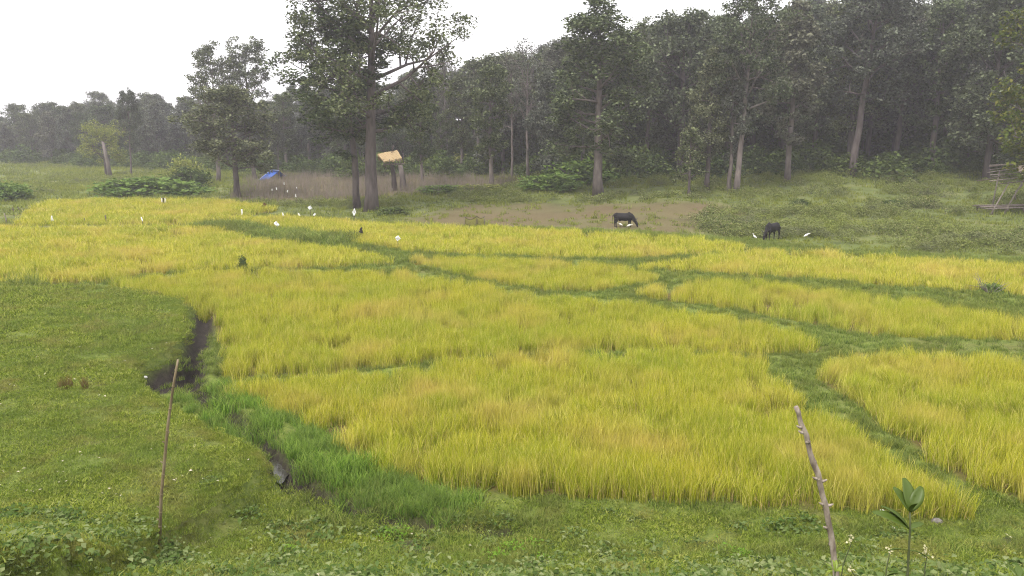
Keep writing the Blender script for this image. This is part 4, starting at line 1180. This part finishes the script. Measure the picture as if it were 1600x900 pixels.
for yy in (-0.9, -0.4, 0.1, 0.6, 1.1):
    MB().tube([(X(601), yy, Zr(257)), (X(632), yy, Zr(256))], [0.05, 0.05], 6).build('floor_pole', M['pole'], t)
for px in (603, 612, 621, 629):
    MB().tube([(X(px), -0.95, Zr(257)), (X(px), -0.95, Zr(248))], [0.045, 0.04], 6).build('post', M['pole'], t)
    MB().tube([(X(px), 1.3, Zr(257)), (X(px), 1.3, Zr(240))], [0.045, 0.04], 6).build('post', M['pole'], t)
MB().tube([(X(632), 0, -0.3), (X(629), 0, Zr(275)), (X(626), 0.1, Zr(258))], [0.42, 0.30, 0.24], 10, jit=0.1, rs=rs).build('stump', M['bark_pale'], t)
MB().tube([(X(616), 0.4, -0.3), (X(615), 0.4, Zr(275)), (X(613), 0.3, Zr(258))], [0.34, 0.26, 0.2], 10, jit=0.1, rs=rs).build('stump', M['bark'], t)
MB().tube([(X(606), -0.4, Zr(264)), (X(603), -0.7, Zr(257))], [0.05, 0.05], 6).build('brace', M['pole'], t)
MB().tube([(X(612), 0.8, Zr(240)), (X(616), 0.8, Zr(226))], [0.05, 0.03], 6).build('ridge_stick', M['pole'], t)
MB().tube([(X(615), 0.8, Zr(237)), (X(612), 0.8, Zr(228))], [0.04, 0.03], 6).build('ridge_stick', M['pole'], t)
tag(t, 'small hut with straw thatched roof on a platform upon cut tree stumps', 'hut')

# ------------------------------------------------------------------ bamboo platform at the right edge
p = on(1560, 332); t = empty('bamboo_platform', p); k = p[1] / F
X = lambda px: (px - 1560) * k
Zr = lambda row: height_for(p, row)
def pole(nm, a, b, r_, m_='pole', par=None, bend=0.03):
    a, b = np.array(a, float), np.array(b, float); mid = (a + b) / 2 + rs.normal(0, bend, 3)
    return MB().tube([a, mid, b], [r_, r_ * 0.95, r_ * 0.85], 7, jit=0.05, rs=rs).build(nm, M[m_], par or t)
for a, b, r_, yy, m_ in (((1530, 282), (1590, 274), 0.045, -1.0, 'pole_pale'), ((1534, 273), (1588, 266), 0.045, -0.6, 'pole_pale'), ((1545, 261), (1590, 257), 0.04, 0.6, 'pole'),
                  ((1537, 266), (1586, 261), 0.035, 0.0, 'pole'), ((1540, 270), (1610, 262), 0.04, 0.3, 'pole_pale'), ((1535, 276), (1600, 270), 0.035, -0.8, 'pole'), ((1544, 286), (1620, 277), 0.04, -1.1, 'pole'), ((1548, 259), (1640, 255), 0.04, 0.9, 'pole_pale'), ((1533, 284), (1640, 272), 0.035, 1.2, 'pole')):
    pole('roof_pole', (X(a[0]), yy, Zr(a[1])), (X(b[0]), yy + rs.uniform(-0.2, 0.2), Zr(b[1])), r_, m_)
for a, b, y0, y1 in (((1532, 334), (1562, 283), -1.3, -0.9), ((1555, 330), (1590, 272), -1.2, -0.7), ((1581, 312), (1579, 298), -0.3, -0.4), ((1578, 298), (1590, 288), -0.5, -0.3), ((1630, 334), (1632, 268), -1.1, -1.0), ((1560, 326), (1566, 268), 1.0, 1.0), ((1638, 328), (1636, 262), 1.1, 1.1)):
    pole('leg', (X(a[0]), y0, Zr(a[1]) - (0.15 if a[1] > 325 else 0)), (X(b[0]), y1, Zr(b[1])), 0.06, 'pole_pale')
for q in range(9):
    pole('deck_pole', (X(1522 + rs.uniform(0, 12)), -1.25 + q * 0.3, Zr(323) + rs.normal(0, 0.03)), (X(1645), -1.2 + q * 0.3, Zr(320) + rs.normal(0, 0.03)), 0.04, 'pole_pale' if q % 3 == 0 else 'pole')
for px in (1535, 1560, 1590, 1620): pole('joist', (X(px), -1.35, Zr(325)), (X(px), 1.35, Zr(325)), 0.05)
for px in (1538, 1585, 1625): pole('stilt', (X(px), -1.2, -0.3), (X(px), -1.2, Zr(324)), 0.06); pole('stilt', (X(px), 1.1, -0.3), (X(px), 1.1, Zr(324)), 0.06)
tag(t, 'rickety bamboo and pole watch platform at the right edge', 'platform')
v, f = sheet(((X(1579), -0.9, Zr(272)), (X(1598), -0.9, Zr(272)), (X(1602), 0.5, Zr(254)), (X(1584), 0.5, Zr(258))), 7, 0.05, 0.1)
tag(obj('sack_cloth', mesh_of('sack_cloth', v, f, M['sack'], True), None, p), 'pale brown sacking spread over the watch platform roof poles', 'sacking')
mb = MB(); mb.tube([(X(1588), -0.9, Zr(283)), (X(1593), -0.85, Zr(279)), (X(1604), -0.8, Zr(278)), (X(1612), -0.8, Zr(280))], [(0.05, 0.08), (0.2, 0.24), (0.22, 0.26), (0.1, 0.12)], 10, jit=0.2, rs=rs)
tag(mb.build('cloth_bundle', M['cloth_blue'], None, p), 'blue cloth bundle hanging under the watch platform roof', 'bundle')

# ------------------------------------------------------------------ sagging net fence
p = on(742, 353); t = empty('net_fence', p); k = p[1] / F
X = lambda px: (px - 742) * k
posts = [(726, 338, 353), (745, 337, 351), (757, 338, 353)]
for a, tp_, bt in posts: MB().tube([(X(a), 0, -0.2), (X(a) + 0.02, 0, height_for(p, tp_))], [0.03, 0.022], 6).build('post', M['pole'], t)
for (a, ta, ba), (b, tb_, bb) in zip(posts[:-1], posts[1:]):
    V, Fc = [], []; n = 9
    za, zb_ = height_for(p, ta) - 0.03, height_for(p, tb_) - 0.03
    for i in range(n):
        u = i / (n - 1); tp_ = za * (1 - u) + zb_ * u - 0.26 * 4 * u * (1 - u) * (abs(b - a) / 19)
        for j in range(4):
            V.append((X(a) * (1 - u) + X(b) * u, 0.04 * math.sin(7 * u + j), tp_ * j / 3 + 0.02))
    for i in range(n - 1):
        for j in range(3):
            q = i * 4 + j; Fc.append([q, q + 4, q + 5, q + 1])
    o = obj('net', mesh_of('net', V, Fc, M['net'], True), t)
    so = o.modifiers.new('thickness', 'SOLIDIFY'); so.thickness = 0.01
    MB().tube([V[i * 4 + 3] for i in range(n)], [0.018] * n, 5).build('top_rope', M['cloth_dark'], t)
tag(t, 'small sagging olive net on three posts beside the pasture', 'net')

# ------------------------------------------------------------------ near objects
# bamboo pole stuck in the mound
p = on(246, 832, 0.5); H = height_for(p, 562); k = p[1] / F; t = empty('bamboo_pole', p)
X = lambda px: (px - 246) * k
def scr(px, py, y):
    """the point at depth y under a pixel, for things whose foot is hidden or below the picture"""
    u, v_ = (px - 800) / F, (450 - py) / F
    d = np.array([u, _cp + v_ * _sp, -_sp + v_ * _cp]); s_ = y / d[1]
    return CAM + d * s_
path = [np.array([0, 0, -0.2])] + [scr(a, b, p[1]) - p for a, b in ((252, 775), (258, 710), (262, 668), (265, 645), (272, 595), (278, 562))]
MB().tube(path, [0.029, 0.027, 0.026, 0.024, 0.023, 0.020, 0.017], 9, jit=0.08, rs=rs).build('cane', M['bamboo'], t)
for q in (0.09, 0.17, 0.27, 0.38, 0.5, 0.62, 0.74, 0.86):
    z = H * q; x = float(np.interp(z, [a[2] for a in path], [a[0] for a in path]))
    MB().tube([(x - 0.003, 0, z - 0.012), (x, 0, z), (x + 0.003, 0, z + 0.012)], [0.027, 0.034 - 0.011 * q, 0.025], 9).build('node', M['bamboo'], t)
for q, s in ((0.12, -1), (0.19, -1), (0.55, -1), (0.60, 1), (0.44, -1)):
    z = H * q; x = float(np.interp(z, [a[2] for a in path], [a[0] for a in path]))
    MB().tube([(x, 0, z), (x + s * 0.055, -0.02, z + 0.05)], [0.014, 0.008], 5).build('side_shoot', M['bamboo'], t)
tag(t, 'thin upright bamboo pole on the green mound', 'pole')

# knotty stake in front at the right
yS = 6.2; zg = float(land(np.array([2.6]), np.array([yS]))[0])
keys = [(1312, 960), (1303, 868), (1290, 790), (1277, 740), (1262, 690), (1252, 660), (1244, 635)]
pp = np.array([scr(a, b, yS) for a, b in keys]); base = pp[0].copy(); base[2] = zg
pth = np.vstack([[pp[0][0] + 0.05, yS, zg - 0.2], pp]) - np.array([pp[0][0], yS, zg])
t = empty('stake', (pp[0][0], yS, zg))
dens = np.linspace(0, 1, 22); cum = np.linspace(0, 1, len(pth))
pd = np.stack([np.interp(dens, cum, pth[:, q]) for q in range(3)], 1) + rs.normal(0, 0.004, (22, 3))
MB().tube(pd, 0.0275 - 0.009 * dens + rs.normal(0, 0.0012, 22), 12, jit=0.07, rs=rs).build('shaft', M['stake'], t)
for px, py, s in ((1246, 668, -1), (1254, 676, -1), (1262, 690, 0), (1268, 748, -1), (1275, 752, 1), (1290, 790, 1), (1287, 788, -1), (1296, 825, -1)):
    q = scr(px, py, yS - 0.01) - np.array([pp[0][0], yS, zg]); c = np.array([np.interp(q[2], pth[:, 2], pth[:, 0]), 0, q[2]])
    MB().tube([c, c + np.array([s * 0.032, -0.012, 0.002]), c + np.array([s * 0.055, -0.02, 0.018])], [0.016, 0.012, 0.005], 7, jit=0.1, rs=rs).build('stub', M['stake'], t)
for py in (690, 722, 748, 790, 826, 850):
    z = scr(1280, py, yS)[2] - zg; x = float(np.interp(z, pth[:, 2], pth[:, 0]))
    r_ = 0.0275 - 0.009 * (z / pth[-1, 2])
    MB().tube([(x + 0.003, 0, z - 0.012), (x, 0, z), (x - 0.003, 0, z + 0.012)], [r_, r_ * 1.14, r_ * 0.98], 12, jit=0.06, rs=rs).build('ring', M['stake'], t)
tag(t, 'knotty brown wooden stake with stubs leaning left at the bottom right', 'stake')

# large-leaved plant beside it
def big_leaf(Lf, Wf, seed, cup=0.25):
    rs_ = np.random.default_rng(seed); n = 9; V, Fc = [], []
    bend = rs_.uniform(0.15, 0.5)
    for i in range(n):
        u = i / (n - 1); wv_ = Wf * (math.sin(math.pi * min(1, 0.08 + 0.86 * u ** 0.85)) ** 0.9) * (0.55 + 0.55 * u) * 0.5
        zz = -bend * Lf * u * u
        for s in (-1, -0.5, 0, 0.5, 1):
            V.append((Lf * u, s * wv_, zz + abs(s) * wv_ * cup + 0.01 * Lf * math.sin(6 * u + s * 3)))
    for i in range(n - 1):
        for j in range(4):
            q = i * 5 + j; Fc.append([q, q + 5, q + 6, q + 1])
    return V, Fc
def leaf_obj(par, pos, az, el, Lf, Wf, seed, m_, roll=0.0):
    v, f = big_leaf(Lf, Wf, seed)
    o = obj('leaf', mesh_of('leaf', v, f, M[m_], True), par, pos)
    o.rotation_euler = (roll, -el, az)
    so = o.modifiers.new('thickness', 'SOLIDIFY'); so.thickness = 0.0015
    return o
yP = 5.6
b0 = scr(1418, 930, yP); zg = float(land(np.array([b0[0]]), np.array([yP]))[0]); o0 = np.array([b0[0], yP, zg])
t = empty('broad_leaved_plant', o0)
st = [np.array([0, 0, -0.1])] + [scr(a, b, yP) - o0 for a, b in ((1418, 900), (1420, 860), (1422, 828), (1422, 800))]
MB().tube(st, [0.012, 0.010, 0.008, 0.007, 0.006], 7).build('stem', M['stem_green'], t)
j = st[-1]; j0 = scr(1420, 826, yP) - o0
for pos, az, el, Lf, Wf, sd_, rl in ((j, 80, 78, 0.230, 0.123, 1, 0.4), (j, 20, 60, 0.203, 0.109, 2, 0.9), (j, 160, 62, 0.203, 0.102, 3, -0.5), (j0, 175, 45, 0.243, 0.116, 4, -0.4), (j0, 140, 55, 0.216, 0.116, 5, 0.3),
                                 (j, -90, 70, 0.13, 0.06, 6, 0.2), (j0, 10, 30, 0.12, 0.06, 7, 0.3), (st[2], 170, 10, 0.14, 0.07, 8, 0.4), (st[2], -10, 5, 0.13, 0.07, 9, -0.3), (st[1], 120, 0, 0.15, 0.08, 10, 0.2), (st[1], -40, 10, 0.15, 0.08, 11, 0.3)):
    leaf_obj(t, tuple(pos), R(az), R(el), Lf, Wf, sd_, 'bigleaf', rl)
tag(t, 'young plant with large dark glossy leaves at the bottom right', 'plant')
# small bright plant at the foot of the stake
b0 = scr(1305, 905, 5.9); zg = float(land(np.array([b0[0]]), np.array([5.9]))[0]); o0 = np.array([b0[0], 5.9, zg])
t = empty('bright_plant', o0); tip = scr(1305, 893, 5.9) - o0
MB().tube([(0, 0, -0.1), tip * 0.5, tip], [0.008, 0.007, 0.005], 6).build('stem', M['stem_green'], t)
for az, el, sd_ in ((10, 35, 20), (60, 65, 21), (150, 50, 22), (200, 30, 23), (-60, 40, 24), (100, 75, 25)):
    leaf_obj(t, tuple(tip), R(az), R(el), 0.085, 0.034, sd_, 'youngleaf', 0.2)
tag(t, 'small plant with bright yellow green leaves at the foot of the stake', 'plant')
b0 = scr(1592, 900, 5.2); zg = float(land(np.array([b0[0]]), np.array([5.2]))[0]); o0 = np.array([b0[0], 5.2, zg])
t = empty('corner_plant', o0); tip = scr(1592, 905, 5.2) - o0
MB().tube([(0, 0, -0.1), tip * 0.6, tip], [0.009, 0.007, 0.005], 6).build('stem', M['stem_green'], t)
for az, el, sd_ in ((140, 60, 30), (60, 50, 31), (200, 20, 32), (-20, 40, 33)):
    leaf_obj(t, tuple(tip), R(az), R(el), 0.11, 0.06, sd_, 'bigleaf', 0.2)
tag(t, 'dark leaf tip of a plant in the bottom right corner', 'plant')
# sprigs of small cream flowers
def sprig(pts_, y, label, seed, n=16):
    rs_ = np.random.default_rng(seed)
    b0 = scr(*pts_[0], y); zg = float(land(np.array([b0[0]]), np.array([y]))[0]); o0 = np.array([b0[0], y, zg])
    t = empty('flower_sprig', o0); P_ = [np.zeros(3)] + [scr(a, b, y) - o0 for a, b in pts_[1:]]
    MB().tube(P_, np.linspace(0.006, 0.002, len(P_)), 5).build('stem', M['stem_green'], t)
    for q in range(n):
        f_ = 0.72 + 0.28 * (q / n); c = np.array([np.interp(f_, np.linspace(0, 1, len(P_)), np.array(P_)[:, a]) for a in range(3)]) + rs_.normal(0, 0.014, 3)
        V, Fc = [], []
        ax = unit(rs_.normal(size=3) + np.array([0, -0.6, 0.6])); e1 = unit(np.cross(ax, [1, 0.2, 0.1])); e2 = np.cross(ax, e1)
        for a in range(5):
            an = a * 1.2566; d_ = e1 * math.cos(an) + e2 * math.sin(an); s_ = -e1 * math.sin(an) + e2 * math.cos(an); b_ = len(V)
            V += [c, c + d_ * 0.006 + s_ * 0.004 + ax * 0.002, c + d_ * 0.011 + ax * 0.004, c + d_ * 0.006 - s_ * 0.004 + ax * 0.002]; Fc.append([b_, b_ + 1, b_ + 2, b_ + 3])
        obj('flower', mesh_of('flower', V, Fc, M['flower']), t)
    for q in range(6):
        c = P_[-1] * rs_.uniform(0.55, 0.95); leaf_obj(t, tuple(c), rs_.uniform(0, 6.28), rs_.uniform(0, 0.6), 0.045, 0.018, seed * 10 + q, 'weed')
    return tag(t, label, 'flowers')
sprig([(1300, 950), (1318, 880), (1330, 850), (1328, 835)], 5.8, 'sprig of cream flowers beside the foot of the stake', 1)
sprig([(1380, 950), (1385, 890), (1390, 865), (1393, 858)], 5.7, 'sprig of cream flowers left of the large-leaved plant', 2, 14)
sprig([(1440, 950), (1445, 890), (1448, 870), (1446, 855)], 5.8, 'sprig of cream flowers right of the large-leaved plant', 3, 18)
sprig([(1345, 960), (1338, 905), (1330, 890), (1328, 886)], 5.7, 'low sprig of cream flowers between stake and large-leaved plant', 4, 8)

# stones
def stone(px, py, rx, rz, m_, label, seed, h=0.0):
    p = on(px, py, h); rs_ = np.random.default_rng(seed); V, Fc = [], []
    nu, nv = 10, 6
    for i in range(nv + 1):
        th = math.pi * i / nv
        for j in range(nu):
            a = 6.2832 * j / nu; rr = 1 + rs_.normal(0, 0.09)
            V.append((rx * rr * math.sin(th) * math.cos(a), rx * 0.8 * rr * math.sin(th) * math.sin(a), rz * rr * math.cos(th) + rz * 0.5))
    for i in range(nv):
        for j in range(nu):
            a, b = i * nu + j, i * nu + (j + 1) % nu
            Fc.append([a, b, b + nu, a + nu])
    tag(obj('stone', mesh_of('stone', V, Fc, M[m_], True), None, p), label, 'stone')
stone(1463, 820, 0.11, 0.06, 'stone', 'rounded grey stone in the grass behind the large-leaved plant', 1)
stone(225, 575, 0.08, 0.045, 'stone_white', 'small white stone on the mound beside the muddy gully', 2, 0.45)
stone(1378, 800, 0.05, 0.03, 'stone_white', 'tiny pale stone on the grass above the stake foot', 3)

# brown tufts on the mound, reeds at the left
def tuft(name, px, py, h_, n, w_, spread, m_, label, hh=0.5, lean=0.35):
    p = on(px, py, hh); v, f, tt_ = blades(n, h_, w_, spread, lean, 3, np.random.default_rng(px), 0.4)
    return tag(obj(name, mesh_of(name, v, np.array(f), M[m_], False, {'tip': tt_}), None, p), label, 'tuft')
tuft('grass_tuft', 103, 612, 0.36, 170, 0.010, 0.20, 'brown_tuft', 'broad brown grass tuft on the green mound')
tuft('grass_tuft', 134, 612, 0.38, 90, 0.010, 0.09, 'brown_tuft', 'narrow brown grass tuft right of the broad one on the mound')
tuft('reed_clump', 38, 452, 0.95, 260, 0.018, 0.75, 'bund_grass', 'tall dark grass clump behind the mound at the left edge', 0.3)
# dry shrub on the bund at the right
p = on(1546, 468); mb = MB()
for q in range(9):
    a = rs.uniform(0, 6.28); e = np.array([math.cos(a) * 0.7, math.sin(a) * 0.5, rs.uniform(0.5, 0.9)])
    mb.tube([(0, 0, 0), e * 0.7 + rs.normal(0, 0.05, 3), e * 1.15 + np.array([0.1, 0, -0.02])], [0.02, 0.012, 0.005], 5)
    mb.tube([e * 0.7, e * 0.9 + rs.normal(0, 0.18, 3)], [0.01, 0.004], 4)
tag(mb.build('dry_shrub', M['pole_pale'], None, p), 'bare grey dry shrub on the bund between the right paddies', 'shrub')

# ------------------------------------------------------------------ the hazy air
hz = MB().box((0, 300, 21), (460, 350, 25))
m, n, l = mat('haze')
pv = n.new('ShaderNodeVolumePrincipled')
pv.inputs['Color'].default_value = (0.93, 0.89, 1.0, 1)
pv.inputs['Density'].default_value = 0.00075
pv.inputs['Anisotropy'].default_value = 0.2
o = n.new('ShaderNodeOutputMaterial'); l.new(pv.outputs[0], o.inputs['Volume'])
tag(hz.build('haze', m, smooth=False), 'thin mauve grey haze over the valley', None, None, 'stuff')
